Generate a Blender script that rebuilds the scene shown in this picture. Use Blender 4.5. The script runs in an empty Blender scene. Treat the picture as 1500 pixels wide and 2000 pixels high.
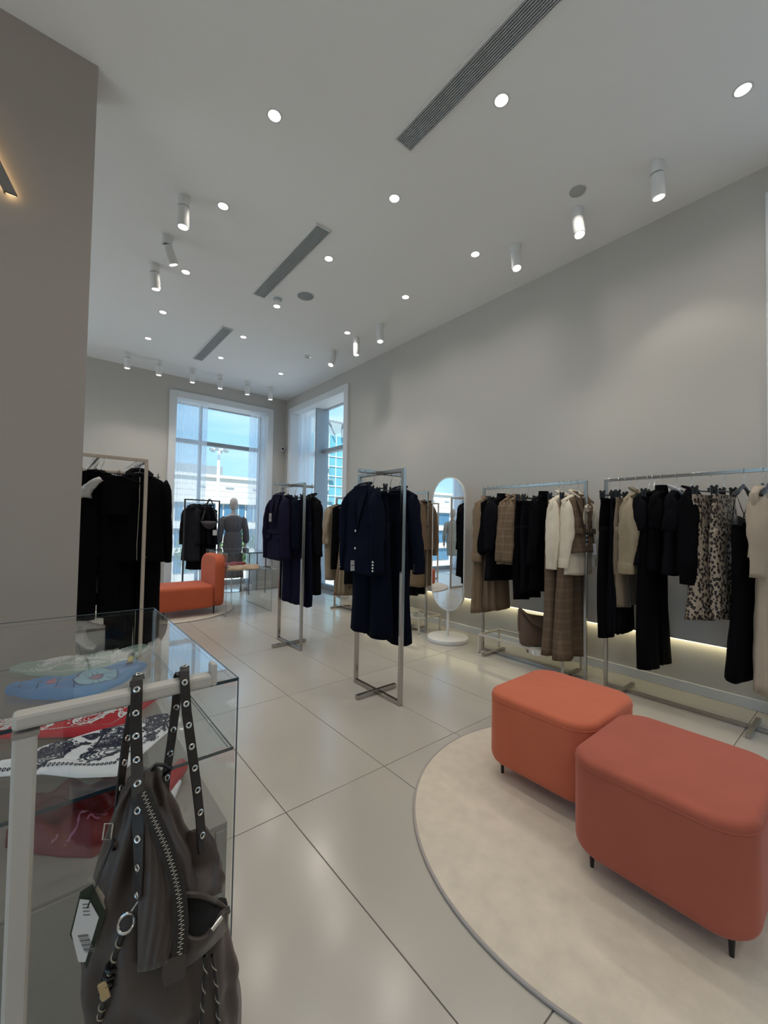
import bpy, bmesh, math, random
from mathutils import Vector, Matrix, Euler
random.seed(7)
PI = math.pi
sc = bpy.context.scene
col = sc.collection
# ------------------------------------------------------------ camera
CAMP = Vector((0, 0, 1.36))
yaw, pitch, roll = 0.690228, 0.0293676, 0.0178380
fw = Vector((math.sin(yaw)*math.cos(pitch), math.cos(yaw)*math.cos(pitch), math.sin(pitch)))
rt = Vector((math.cos(yaw), -math.sin(yaw), 0)); up = rt.cross(fw)
rt2 = rt*math.cos(roll)+up*math.sin(roll); up2 = up*math.cos(roll)-rt*math.sin(roll)
cam = bpy.data.objects.new('camera', bpy.data.cameras.new('camera')); col.objects.link(cam)
M = Matrix((rt2, up2, -fw)).transposed().to_4x4(); M.translation = CAMP
cam.matrix_world = M
cam.data.sensor_fit = 'VERTICAL'; cam.data.sensor_height = 36; cam.data.lens = 798.33/2000*36
cam.data.clip_start = 0.02; cam.data.clip_end = 400
sc.camera = cam
# ------------------------------------------------------------ world
w = bpy.data.worlds.new('sky'); sc.world = w; w.use_nodes = True
nt = w.node_tree; N = nt.nodes; Lk = nt.links
for n in list(N): N.remove(n)
out = N.new('ShaderNodeOutputWorld'); bg = N.new('ShaderNodeBackground')
tc = N.new('ShaderNodeTexCoord'); sx = N.new('ShaderNodeSeparateXYZ'); cr = N.new('ShaderNodeValToRGB')
Lk.new(tc.outputs['Generated'], sx.inputs[0]); Lk.new(sx.outputs[2], cr.inputs[0])
e = cr.color_ramp.elements
e[0].position = 0.0; e[0].color = (0.50, 0.80, 1.0, 1); e[1].position = 0.9; e[1].color = (0.14, 0.36, 0.75, 1)
m = e.new(0.25); m.color = (0.34, 0.66, 0.98, 1)
mp = N.new('ShaderNodeMapping'); mp.inputs['Scale'].default_value = (2, 2, 9)
nz = N.new('ShaderNodeTexNoise'); nz.inputs['Scale'].default_value = 1.6; nz.inputs['Detail'].default_value = 5
Lk.new(tc.outputs['Generated'], mp.inputs[0]); Lk.new(mp.outputs[0], nz.inputs[0])
r2 = N.new('ShaderNodeMapRange'); r2.inputs[1].default_value = .45; r2.inputs[2].default_value = .75; r2.inputs[3].default_value = 0; r2.inputs[4].default_value = .65
Lk.new(nz.outputs[0], r2.inputs[0])
mx = N.new('ShaderNodeMix'); mx.data_type = 'RGBA'; mx.inputs[7].default_value = (.80, .95, 1.0, 1)
Lk.new(r2.outputs[0], mx.inputs[0]); Lk.new(cr.outputs[0], mx.inputs[6]); Lk.new(mx.outputs[2], bg.inputs[0])
bg.inputs[1].default_value = 1.2
Lk.new(bg.outputs[0], out.inputs[0])
# sun behind the building, lights the facades across the street only
sd = bpy.data.lights.new('sun', 'SUN'); sd.energy = 7.0; sd.angle = .01; sd.color = (1, .96, .88)
so = bpy.data.objects.new('sun', sd); col.objects.link(so)
so.rotation_euler = Vector((-.45, -.75, 1.0)).to_track_quat('Z', 'Y').to_euler()
sc.view_settings.view_transform = 'Standard'; sc.view_settings.look = 'None'
sc.view_settings.exposure = 0.14; sc.view_settings.gamma = 1; sc.view_settings.use_curve_mapping = False
DOWN_W = 14.5; SPOT_W = 13.0

# ------------------------------------------------------------ materials
def newmat(name):
    mt = bpy.data.materials.new(name); mt.use_nodes = True
    return mt, mt.node_tree.nodes, mt.node_tree.links, mt.node_tree.nodes['Principled BSDF']
def mat(name, c, rough=.6, metal=0, var=.06, nscale=12, bump=.0, bscale=200, sheen=0, spec=.5, emit=None, es=0, tint=None):
    mt, n, l, b = newmat(name)
    tcn = n.new('ShaderNodeTexCoord'); nz = n.new('ShaderNodeTexNoise'); nz.inputs['Scale'].default_value = nscale; nz.inputs['Detail'].default_value = 3
    l.new(tcn.outputs['Object'], nz.inputs[0])
    mr = n.new('ShaderNodeMapRange'); mr.inputs[3].default_value = 1-var; mr.inputs[4].default_value = 1+var
    l.new(nz.outputs[0], mr.inputs[0])
    vm = n.new('ShaderNodeVectorMath'); vm.operation = 'SCALE'; vm.inputs[0].default_value = c; l.new(mr.outputs[0], vm.inputs[3])
    l.new(vm.outputs[0], b.inputs['Base Color'])
    b.inputs['Roughness'].default_value = rough; b.inputs['Metallic'].default_value = metal
    b.inputs['Specular IOR Level'].default_value = spec
    if sheen: b.inputs['Sheen Weight'].default_value = sheen; b.inputs['Sheen Roughness'].default_value = .4
    if tint: b.inputs['Sheen Tint'].default_value = (*tint, 1)
    if bump:
        n2 = n.new('ShaderNodeTexNoise'); n2.inputs['Scale'].default_value = bscale; n2.inputs['Detail'].default_value = 2
        l.new(tcn.outputs['Object'], n2.inputs[0])
        bp = n.new('ShaderNodeBump'); bp.inputs['Strength'].default_value = bump; bp.inputs['Distance'].default_value = .002
        l.new(n2.outputs[0], bp.inputs['Height']); l.new(bp.outputs[0], b.inputs['Normal'])
    if emit: b.inputs['Emission Color'].default_value = (*emit, 1); b.inputs['Emission Strength'].default_value = es
    return mt
def plaid(name, c, c2, s=26):
    mt, n, l, b = newmat(name)
    tcn = n.new('ShaderNodeTexCoord'); sep = n.new('ShaderNodeSeparateXYZ'); l.new(tcn.outputs['Object'], sep.inputs[0])
    add = n.new('ShaderNodeMath'); add.operation = 'ADD'; l.new(sep.outputs[0], add.inputs[0]); l.new(sep.outputs[1], add.inputs[1])
    vals = []
    for src in (add.outputs[0], sep.outputs[2]):
        for k, th in ((s, .86), (s*3, .6)):
            m1 = n.new('ShaderNodeMath'); m1.operation = 'MULTIPLY'; m1.inputs[1].default_value = k*2*PI/2; l.new(src, m1.inputs[0])
            m2 = n.new('ShaderNodeMath'); m2.operation = 'SINE'; l.new(m1.outputs[0], m2.inputs[0])
            m3 = n.new('ShaderNodeMapRange'); m3.inputs[1].default_value = th; m3.inputs[2].default_value = 1; m3.inputs[4].default_value = .5 if k == s else .22
            l.new(m2.outputs[0], m3.inputs[0]); vals.append(m3.outputs[0])
    acc = vals[0]
    for v in vals[1:]:
        a = n.new('ShaderNodeMath'); a.operation = 'ADD'; l.new(acc, a.inputs[0]); l.new(v, a.inputs[1]); acc = a.outputs[0]
    mxn = n.new('ShaderNodeMix'); mxn.data_type = 'RGBA'; mxn.inputs[6].default_value = (*c, 1); mxn.inputs[7].default_value = (*c2, 1)
    l.new(acc, mxn.inputs[0]); l.new(mxn.outputs[2], b.inputs['Base Color']); b.inputs['Roughness'].default_value = .9
    b.inputs['Specular IOR Level'].default_value = .2
    return mt
def leopard(name):
    mt, n, l, b = newmat(name)
    tcn = n.new('ShaderNodeTexCoord'); nz = n.new('ShaderNodeTexNoise'); nz.inputs['Scale'].default_value = 30
    mp = n.new('ShaderNodeMapping'); mp.inputs['Scale'].default_value = (1, 1, .75)
    l.new(tcn.outputs['Object'], mp.inputs[0])
    l.new(mp.outputs[0], nz.inputs[0])
    va = n.new('ShaderNodeMix'); va.data_type = 'VECTOR'; va.inputs[0].default_value = .012; l.new(mp.outputs[0], va.inputs[4]); l.new(nz.outputs[1], va.inputs[5])
    vo = n.new('ShaderNodeTexVoronoi'); vo.inputs['Scale'].default_value = 54; l.new(va.outputs[1], vo.inputs[0])
    cr = n.new('ShaderNodeValToRGB'); cr.color_ramp.interpolation = 'CONSTANT'
    el = cr.color_ramp.elements
    el[0].color = (.11, .06, .035, 1); el[1].position = .16; el[1].color = (.008, .007, .008, 1)
    q = el.new(.50); q.color = (.36, .29, .22, 1)
    l.new(vo.outputs['Distance'], cr.inputs[0]); l.new(cr.outputs[0], b.inputs['Base Color'])
    b.inputs['Roughness'].default_value = .6
    return mt
def glassmat(name, tint=(1, 1, 1), extra=0.0, rough=0.0, refl=1.0, alpha=None):
    mt, n, l, b = newmat(name); n.remove(b)
    o = n['Material Output']; t = n.new('ShaderNodeBsdfTransparent'); t.inputs[0].default_value = (*tint, 1)
    g = n.new('ShaderNodeBsdfGlossy'); g.inputs['Roughness'].default_value = rough
    nzz = n.new('ShaderNodeTexNoise'); nzz.inputs['Scale'].default_value = 4
    mr = n.new('ShaderNodeMapRange'); mr.inputs[3].default_value = .97; mr.inputs[4].default_value = 1; l.new(nzz.outputs[0], mr.inputs[0])
    l.new(mr.outputs[0], g.inputs[0])
    ge = n.new('ShaderNodeNewGeometry'); dt = n.new('ShaderNodeVectorMath'); dt.operation = 'DOT_PRODUCT'
    l.new(ge.outputs['Incoming'], dt.inputs[0]); l.new(ge.outputs['Normal'], dt.inputs[1])
    ab = n.new('ShaderNodeMath'); ab.operation = 'ABSOLUTE'; l.new(dt.outputs['Value'], ab.inputs[0])
    om = n.new('ShaderNodeMath'); om.operation = 'SUBTRACT'; om.inputs[0].default_value = 1; l.new(ab.outputs[0], om.inputs[1])
    pw = n.new('ShaderNodeMath'); pw.operation = 'POWER'; pw.inputs[1].default_value = 5; l.new(om.outputs[0], pw.inputs[0])
    f = n.new('ShaderNodeMath'); f.operation = 'MULTIPLY_ADD'; f.inputs[1].default_value = .96; f.inputs[2].default_value = .04; l.new(pw.outputs[0], f.inputs[0])
    mu = n.new('ShaderNodeMath'); mu.operation = 'MULTIPLY_ADD'; mu.inputs[1].default_value = refl; mu.inputs[2].default_value = extra; mu.use_clamp = True
    l.new(f.outputs[0], mu.inputs[0])
    ms = n.new('ShaderNodeMixShader'); l.new(mu.outputs[0], ms.inputs[0]); l.new(t.outputs[0], ms.inputs[1]); l.new(g.outputs[0], ms.inputs[2])
    l.new(ms.outputs[0], o.inputs[0])
    return mt
def sheer(name, c, a):
    mt, n, l, b = newmat(name); n.remove(b)
    o = n['Material Output']; t = n.new('ShaderNodeBsdfTransparent'); t.inputs[0].default_value = (.97, .98, 1, 1)
    d = n.new('ShaderNodeBsdfDiffuse'); tr = n.new('ShaderNodeBsdfTranslucent'); d.inputs[0].default_value = (*c, 1); tr.inputs[0].default_value = (*c, 1)
    m1 = n.new('ShaderNodeMixShader'); m1.inputs[0].default_value = .85; l.new(d.outputs[0], m1.inputs[1]); l.new(tr.outputs[0], m1.inputs[2])
    lw = n.new('ShaderNodeLayerWeight'); lw.inputs[0].default_value = .35
    mr = n.new('ShaderNodeMapRange'); mr.inputs[3].default_value = a; mr.inputs[4].default_value = .95; l.new(lw.outputs['Facing'], mr.inputs[0])
    tcn = n.new('ShaderNodeTexCoord'); wv = n.new('ShaderNodeTexNoise'); wv.inputs['Scale'].default_value = 300; l.new(tcn.outputs['Object'], wv.inputs[0])
    mm = n.new('ShaderNodeMath'); mm.operation = 'MULTIPLY_ADD'; mm.inputs[1].default_value = .1; l.new(wv.outputs[0], mm.inputs[0]); l.new(mr.outputs[0], mm.inputs[2])
    m2 = n.new('ShaderNodeMixShader'); l.new(mm.outputs[0], m2.inputs[0]); l.new(t.outputs[0], m2.inputs[1]); l.new(m1.outputs[0], m2.inputs[2])
    l.new(m2.outputs[0], o.inputs[0]); return mt
def emis(name, c, s):
    mt, n, l, b = newmat(name); n.remove(b)
    em = n.new('ShaderNodeEmission'); em.inputs[0].default_value = (*c, 1); em.inputs[1].default_value = s
    l.new(em.outputs[0], n['Material Output'].inputs[0]); return mt

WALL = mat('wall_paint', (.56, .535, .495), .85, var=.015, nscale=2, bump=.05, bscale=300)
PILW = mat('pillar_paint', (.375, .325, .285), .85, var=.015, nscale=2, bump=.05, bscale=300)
CEIL = mat('ceiling_paint', (.88, .88, .87), .9, var=.01, nscale=2)
JOINT = mat('tile_joint', (.20, .19, .17), .9)
def tilemat():
    mt, n, l, b = newmat('porcelain_tile')
    tcn = n.new('ShaderNodeTexCoord'); nz = n.new('ShaderNodeTexNoise'); nz.inputs['Scale'].default_value = 3; nz.inputs['Detail'].default_value = 6
    l.new(tcn.outputs['Object'], nz.inputs[0])
    oi = n.new('ShaderNodeObjectInfo')
    a = n.new('ShaderNodeMath'); a.operation = 'MULTIPLY_ADD'; a.inputs[1].default_value = .05; a.inputs[2].default_value = 0; l.new(oi.outputs['Random'], a.inputs[0])
    mr = n.new('ShaderNodeMapRange'); mr.inputs[3].default_value = .95; mr.inputs[4].default_value = 1.03; l.new(nz.outputs[0], mr.inputs[0])
    s = n.new('ShaderNodeMath'); s.operation = 'ADD'; l.new(mr.outputs[0], s.inputs[0]); l.new(a.outputs[0], s.inputs[1])
    vm = n.new('ShaderNodeVectorMath'); vm.operation = 'SCALE'; vm.inputs[0].default_value = (.50, .468, .412); l.new(s.outputs[0], vm.inputs[3])
    l.new(vm.outputs[0], b.inputs['Base Color'])
    b.inputs['Roughness'].default_value = .19
    b.inputs['Specular IOR Level'].default_value = .6
    return mt
TILE = tilemat()
WHITE = mat('white_lacquer', (.78, .78, .77), .4, var=.02)
TRIMW = mat('white_trim', (.75, .76, .77), .5, var=.02)
CREAM = mat('cream_metal', (.60, .55, .48), .4, var=.03)
BEIGEM = mat('beige_powdercoat', (.50, .43, .36), .45, var=.03)
CHROME = mat('brushed_nickel', (.47, .45, .42), .22, metal=1, var=.08, nscale=30)
STEEL = mat('polished_steel', (.75, .75, .75), .12, metal=1, var=.05)
DMETAL = mat('dark_metal', (.06, .065, .08), .4, metal=.6, var=.05)
BLACKP = mat('black_plastic', (.008, .008, .009), .35, var=.1)
MIRROR = mat('mirror_glass', (.92, .94, .95), .0, metal=1, var=.005)
GLASS = glassmat('clear_glass', (.985, .992, .99), refl=.8)
CASEG = glassmat('showcase_glass', (.975, .985, .98), refl=1.15)
WGLASS = glassmat('window_glass', (.95, .985, 1.0), refl=.6)
GEDGE = mat('glass_edge', (.012, .035, .05), .1, var=.1)
GREYP = mat('grey_laminate', (.29, .265, .24), .5, var=.02)
MULL = mat('window_aluminium', (.34, .37, .40), .5, metal=.3, var=.04)
SHEER = sheer('sheer_voile', (.93, .96, 1.0), .42)
RUG = mat('rug_pile', (.74, .66, .54), .95, var=.16, nscale=14, bump=.9, bscale=420, sheen=.3)
RUGB = mat('rug_binding', (.42, .38, .36), .8, bump=.4, bscale=500)
VELV1 = mat('velvet_nap_light', (.58, .15, .08), .85, var=.12, nscale=5, bump=.1, bscale=500, sheen=.4, tint=(1, .62, .5), spec=.2)  # ottoman velvet with its lighter nap sheen put into the base colour
VELV2 = mat('velvet_nap_dark', (.42, .112, .072), .85, var=.14, nscale=5, bump=.1, bscale=500, sheen=.33, tint=(1, .55, .5), spec=.2)  # same velvet on the other ottoman, nap shading put into the colour
VELV3 = mat('orange_velvet', (.52, .115, .055), .85, var=.08, nscale=5, bump=.1, bscale=500, sheen=.4, tint=(1, .6, .5), spec=.2)
LEDM = emis('led_strip', (1, .90, .55), 7)
LAMPE = emis('lamp_lens', (1, .97, .92), 4)
LAMPRIM = mat('lamp_rim', (.7, .7, .69), .35)
def fab(name, c, rough=.92, **k):
    return mat('fabric_'+name, c, rough, var=.12, nscale=9, bump=.25, bscale=700, sheen=k.pop('sheen', .06 if max(c) > .04 else 0), spec=.15 if max(c) > .04 else .07, **k)
BLK = fab('black', (.0028, .0028, .004)); BLK2 = fab('soft_black', (.0055, .0055, .0075)); NAVY = fab('navy', (.0055, .0075, .018)); NAVY2 = fab('ink_navy', (.004, .006, .014))
NAVY3 = fab('blue_black', (.013, .022, .034)); PURPN = fab('violet_navy', (.013, .012, .031))
TAN = fab('tan', (.22, .155, .10)); BEI = fab('beige', (.30, .245, .18)); CRM = fab('cream', (.74, .66, .53)); CRM2 = fab('oat', (.43, .36, .28))
BRN = fab('brown', (.17, .115, .075)); GOLD = mat('fabric_gold_satin', (.30, .24, .15), .38, var=.15, nscale=30, bump=.6, bscale=40, sheen=.2)
SUEDE = mat('fabric_suede', (.19, .14, .09), .7, var=.18, nscale=15, bump=.4, bscale=60, sheen=.3)
GRYF = fab('grey', (.11, .11, .125)); SAGEF = fab('grey_green', (.22, .25, .24)); WHTF = fab('white', (.62, .62, .63)); LEATH = mat('black_leather', (.012, .013, .018), .38, var=.2, nscale=20, bump=.5, bscale=30)
SILV = mat('fabric_silver_skirt', (.42, .43, .42), .5, var=.05, bump=.1)
PLD = plaid('plaid_tan', (.155, .105, .068), (.30, .215, .145)); PLD2 = plaid('plaid_brown', (.135, .092, .062), (.23, .165, .115), 22)
LEO = leopard('leopard_print')
PEARL = mat('pearl_metal', (.7, .68, .62), .25, metal=.8)
TAGW = mat('paper_tag', (.62, .62, .62), .6)
TAGD = mat('tag_ink', (.04, .04, .04), .7)
MANQ = mat('mannequin_white', (.50, .47, .44), .55, var=.03)
BROWNL = mat('brown_leather', (.125, .078, .052), .5, var=.15, nscale=20, bump=.4, bscale=80)

# ------------------------------------------------------------ geometry helpers
class MB:
    def __init__(s): s.v = []; s.f = []
    def add(s, v, f):
        o = len(s.v); s.v += [tuple(p) for p in v]; s.f += [tuple(i+o for i in q) for q in f]; return s
    def box(s, x0, x1, y0, y1, z0, z1):
        v = [(x, y, z) for z in (z0, z1) for y in (y0, y1) for x in (x0, x1)]
        return s.add(v, [(0, 2, 3, 1), (4, 5, 7, 6), (0, 1, 5, 4), (2, 6, 7, 3), (0, 4, 6, 2), (1, 3, 7, 5)])
    def bar(s, p, q, a, b=None, upv=(0, 0, 1)):
        b = b or a; p = Vector(p); q = Vector(q); d = (q-p).normalized(); u = Vector(upv)
        if abs(d.dot(u)) > .95: u = Vector((0, 1, 0))
        x = d.cross(u).normalized(); y = x.cross(d).normalized()
        v = [c+x*i*a/2+y*j*b/2 for c in (p, q) for i, j in ((-1, -1), (1, -1), (1, 1), (-1, 1))]
        return s.add(v, [(0, 3, 2, 1), (4, 5, 6, 7), (0, 1, 5, 4), (1, 2, 6, 5), (2, 3, 7, 6), (3, 0, 4, 7)])
    def loft(s, rings, cap0=True, cap1=True, closed=True):
        n = len(rings[0]); v = [p for r in rings for p in r]; f = []
        for i in range(len(rings)-1):
            for j in range(n if closed else n-1):
                a = i*n+j; b2 = i*n+(j+1) % n; f.append((a, b2, b2+n, a+n))
        if cap0: f.append(tuple(range(n-1, -1, -1)))
        if cap1: f.append(tuple((len(rings)-1)*n+j for j in range(n)))
        return s.add(v, f)
    def tube(s, path, r, n=8, closed=False, flat=None, ref=(0, 0, 1)):
        P = [Vector(p) for p in path]; k = len(P); R = r if isinstance(r, (list, tuple)) else [r]*k
        F = flat if isinstance(flat, (list, tuple)) else [flat]*k
        rings = []; prev = None
        for i in range(k):
            t = (P[(i+1) % k]-P[i-1]) if closed else (P[min(i+1, k-1)]-P[max(i-1, 0)])
            t.normalize()
            if prev is None:
                u = Vector(ref); 
                if abs(u.dot(t)) > .95: u = Vector((0, 1, 0)) if abs(t.y) < .9 else Vector((1, 0, 0))
                x = (u-t*u.dot(t)).normalized()
            else: x = (prev-t*prev.dot(t)).normalized()
            prev = x; y = t.cross(x); fy = F[i] if F[i] is not None else R[i]
            rings.append([P[i]+x*R[i]*math.cos(2*PI*j/n)+y*fy*math.sin(2*PI*j/n) for j in range(n)])
        if closed: rings.append(rings[0]); return s.loft(rings, False, False)
        return s.loft(rings)
    def cyl(s, c, r, z0, z1, n=24, r1=None):
        r1 = r if r1 is None else r1
        return s.loft([[(c[0]+rr*math.cos(2*PI*j/n), c[1]+rr*math.sin(2*PI*j/n), z) for j in range(n)] for rr, z in ((r, z0), (r1, z1))])
    def lathe(s, prof, c=(0, 0, 0), n=24, caps=True):
        return s.loft([[(c[0]+r*math.cos(2*PI*j/n), c[1]+r*math.sin(2*PI*j/n), c[2]+z) for j in range(n)] for r, z in prof], caps, caps)
    def grid(s, fn, nu, nv):
        v = [fn(i/nu, j/nv) for i in range(nu+1) for j in range(nv+1)]
        f = [(i*(nv+1)+j, (i+1)*(nv+1)+j, (i+1)*(nv+1)+j+1, i*(nv+1)+j+1) for i in range(nu) for j in range(nv)]
        return s.add(v, f)
def setp(o, label=None, cat=None, group=None, kind=None):
    if label: o['label'] = label
    if cat: o['category'] = cat
    if group: o['group'] = group
    if kind: o['kind'] = kind
    return o
def obj(name, mb, m, parent=None, smooth=False, bevel=0, loc=None, **k):
    me = bpy.data.meshes.new(name); me.from_pydata(mb.v, [], mb.f)
    bm = bmesh.new(); bm.from_mesh(me)
    if bevel:
        bmesh.ops.remove_doubles(bm, verts=bm.verts, dist=1e-6)
        bmesh.ops.bevel(bm, geom=[e for e in bm.edges if len(e.link_faces) == 2 and e.calc_face_angle(0) > .5], offset=bevel, segments=2, profile=.5, affect='EDGES', clamp_overlap=True)
    bmesh.ops.recalc_face_normals(bm, faces=bm.faces)
    bm.to_mesh(me); bm.free()
    me.materials.append(m)
    if smooth:
        for p in me.polygons: p.use_smooth = True
        if smooth != 'all':
            try: me.set_sharp_from_angle(angle=.7)
            except Exception: pass
    o = bpy.data.objects.new(name, me); col.objects.link(o)
    if parent: o.parent = parent
    if loc: o.location = loc
    return setp(o, **k)
def thing(name, label, cat, loc=(0, 0, 0), rz=0, group=None, kind=None):
    o = bpy.data.objects.new(name, None); col.objects.link(o); o.location = loc; o.rotation_euler = (0, 0, rz); o.empty_display_size = .1
    return setp(o, label, cat, group, kind)
def dup(o, loc=None, rz=None, **k):
    c = o.copy(); col.objects.link(c)
    if loc is not None: c.location = loc
    if rz is not None: c.rotation_euler = (0, 0, rz)
    for ch in list(o.children):
        d = ch.copy(); col.objects.link(d); d.parent = c
        for g in list(ch.children):
            h = g.copy(); col.objects.link(h); h.parent = d
    return setp(c, **k)
def se(a, p=1.0):
    c, s_ = math.cos(a), math.sin(a)
    return math.copysign(abs(c)**p, c), math.copysign(abs(s_)**p, s_)
def rrect(hx, hy, r, n=6):
    pts = []
    for cx, cy, a0 in ((hx-r, hy-r, 0), (-hx+r, hy-r, PI/2), (-hx+r, -hy+r, PI), (hx-r, -hy+r, 1.5*PI)):
        for i in range(n+1): a = a0+PI/2*i/n; pts.append((cx+r*math.cos(a), cy+r*math.sin(a)))
    return pts
def interp(tab, t):
    if t <= tab[0][0]: return tab[0][1:]
    for a, b in zip(tab, tab[1:]):
        if t <= b[0]:
            k = (t-a[0])/(b[0]-a[0]); k = k*k*(3-2*k)*.5+k*.5
            return [x+(y-x)*k for x, y in zip(a[1:], b[1:])]
    return tab[-1][1:]

# ------------------------------------------------------------ room
XR, XL, YB, YF, ZC = 4.13, -3.6, 8.56, -3.4, 4.128
root = thing('floor', 'pale warm grey large porcelain tile floor', None, kind='structure')
obj('floor_bed', MB().box(XL-.3, 4.6, YF-.3, 9.05, -.12, -.004), JOINT, root)
tm = None; g = .0022
x = .911-.5985*8
k = 0
while x < 4.19:
    y = 1.787-1.188*5
    while y < 8.99:
        x1 = min(x+.5985, 4.19); y1 = min(y+1.188, 9.0)
        full = x1-x > .59 and y1-y > 1.18
        if full and tm is not None:
            o = bpy.data.objects.new('tile', tm); col.objects.link(o); o.parent = root; o.location = (x, y, 0)
        else:
            o = obj('tile', MB().box(g, x1-x-g, g, y1-y-g, -.006, 0), TILE, root, bevel=.0012); o.location = (x, y, 0)
            if full: tm = o.data
        y += 1.188
    x += .5985
obj('ceiling', MB().box(XL-.3, 4.6, YF-.3, 9.05, ZC, ZC+.2), CEIL, kind='structure', label='plain off-white ceiling with downlights and vents')

def wall_y(name, openings, x0, x1, y0, y1, z1, m, label):
    """wall in the x-z plane with openings (xa, xb, za, zb)"""
    mb = MB(); cur = x0
    for xa, xb, za, zb in sorted(openings):
        mb.box(cur, xa, y0, y1, 0, z1); mb.box(xa, xb, y0, y1, zb, z1)
        if za > 0: mb.box(xa, xb, y0, y1, 0, za)
        cur = xb
    mb.box(cur, x1, y0, y1, 0, z1)
    return obj(name, mb, m, kind='structure', label=label)
wall_y('wall_back', [(1.85, 3.70, 0, 3.735), (-2.35, -.15, 0, 3.735)], XL, 4.62, YB, 9.0, ZC, WALL, 'grey painted end wall with tall windows')
# right wall: upper shell proud, lower strip recessed under a light cove
mb = MB(); ops = [(-1.30, .40), (6.15, 8.24)]
cur = YF
for a, b in ops+[(YB+.02, None)]:
    mb.box(XR, 4.6, cur, a, .44, ZC) if cur > YF+.1 or True else None
    if b: mb.box(XR, 4.6, a, b, 3.77, ZC); cur = b
obj('wall_right', mb, WALL, kind='structure', label='long grey painted wall behind the clothes rails')
mb = MB(); cur = YF
for a, b in ops+[(YB+.02, None)]:
    mb.box(4.195, 4.6, cur, a, 0, .4395)
    if b: cur = b
obj('trim_1', mb, WALL, kind='structure', label='recessed lower strip of the right wall under the light cove')
for i, (a, b) in enumerate(((.52, 6.0),)):
    bb = obj('baseboard_right', MB().box(4.178, 4.195, a, b, 0, .082), TRIMW, kind='structure', label='low grey baseboard below the cove light', bevel=.003)
    cl = thing('cove_light', 'warm hidden cove light strip along the lower right wall', 'light', (4.165, (a+b)/2, .436))
    obj('led_strip', MB().box(-.012, .012, -(b-a)/2+.05, (b-a)/2-.05, -.006, -.001), LEDM, cl)
    obj('channel', MB().box(-.018, .018, -(b-a)/2+.04, (b-a)/2-.04, -.001, .003), WHITE, cl)
mb = MB(); cur = YF
for a, b in ((-2.6, 1.9), (4.2, 7.6)):  # openings for the two windows added to bring in daylight
    mb.box(XL-.3, XL, cur, a, 0, ZC).box(XL-.3, XL, a, b, 3.6, ZC); cur = b
mb.box(XL-.3, XL, cur, 9.0, 0, ZC)
obj('wall_left', mb, WALL, kind='structure')
obj('wall_front', MB().box(XL-.3, 4.6, YF-.3, YF, 0, ZC), WALL, kind='structure')
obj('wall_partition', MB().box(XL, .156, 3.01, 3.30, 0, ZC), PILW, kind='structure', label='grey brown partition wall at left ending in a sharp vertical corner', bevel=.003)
obj('baseboard_back', MB().box(.2, 1.72, YB-.015, YB, 0, .082).box(3.84, 4.12, YB-.015, YB, 0, .082), TRIMW, kind='structure')

# ------------------------------------------------------------ windows
def curtain(x0, x1, z0, z1, folds, amp, seed, name, label, loc, rz=0, gather=1.0):
    rnd = random.Random(seed); n = int(folds*10)
    ph = [rnd.uniform(0, 6) for _ in range(4)]
    def fn(u, v):
        s = u*folds*2*PI+ph[0]+.9*math.sin(u*9+ph[1])
        a = amp*(.6+.4*math.sin(u*5+ph[2]))*(.7+.3*v)
        return (x0+(x1-x0)*u+.004*math.sin(v*3+s), a*math.sin(s)+.25*amp*math.sin(2.3*s+ph[3]+v*2), z1+(z0-z1)*v)
    mb = MB().grid(fn, n, 14)
    o = obj(name, mb, SHEER, smooth='all', label=label, cat='curtain'); o.location = loc; o.rotation_euler = (0, 0, rz); return o
def window(idx, W, H, mull, trans, loc, rz, label, deep=.10, border=.12):
    """local: x along the wall 0..W, y+ = outwards, z up"""
    t = thing('window_%d' % idx, label, None, loc, rz, kind='structure')
    b = border
    obj('window_surround', MB().box(-b, .006, -.04, .40, 0, H+b).box(W-.006, W+b, -.04, .40, 0, H+b).box(.006, W-.006, -.04, .40, H-.006, H+b), TRIMW, t, bevel=.012)
    mbf = MB().box(0, .05, .34, .42, 0, H).box(W-.05, W, .34, .42, 0, H).box(0, W, .34, .42, H-.018, H).box(0, W, .34, .42, 0, .10)
    obj('window_frame', mbf, MULL, t, bevel=.004)
    for mx_ in mull: obj('mullion', MB().box(mx_-.025, mx_+.025, .42-deep, .44, .05, H-.012), MULL, t, bevel=.004)
    for tz in trans: obj('transom', MB().box(.03, W-.03, .40-min(deep, .10), .43, tz-.04, tz+.04), MULL, t, bevel=.004)
    xs = [.05]+list(mull)+[W-.05]; zs = [.10]+list(trans)+[H-.018]
    for a, b_ in zip(xs, xs[1:]):
        for c, d in zip(zs, zs[1:]): obj('pane', MB().box(a, b_, .385, .391, c, d), WGLASS, t)
    return t
window(1, 1.85, 3.73, [.56], [2.97], (1.85, YB, 0), 0, 'tall end window with white surround and dark crossbars', deep=.07)
curtain(.0, .62, .02, 3.72, 13, .022, 3, 'sheer_curtain', 'pale blue sheer curtain gathered at left of the end window', (1.86, YB+.16, 0))
curtain(0, .34, .02, 3.72, 7, .024, 5, 'sheer_curtain', 'pale blue sheer curtain gathered at right of the end window', (3.35, YB+.15, 0))
window(2, 2.09, 3.76, [.79], [2.86], (XR, 8.24, 0), -PI/2, 'tall side window in the right wall near the corner', deep=.28)
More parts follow.
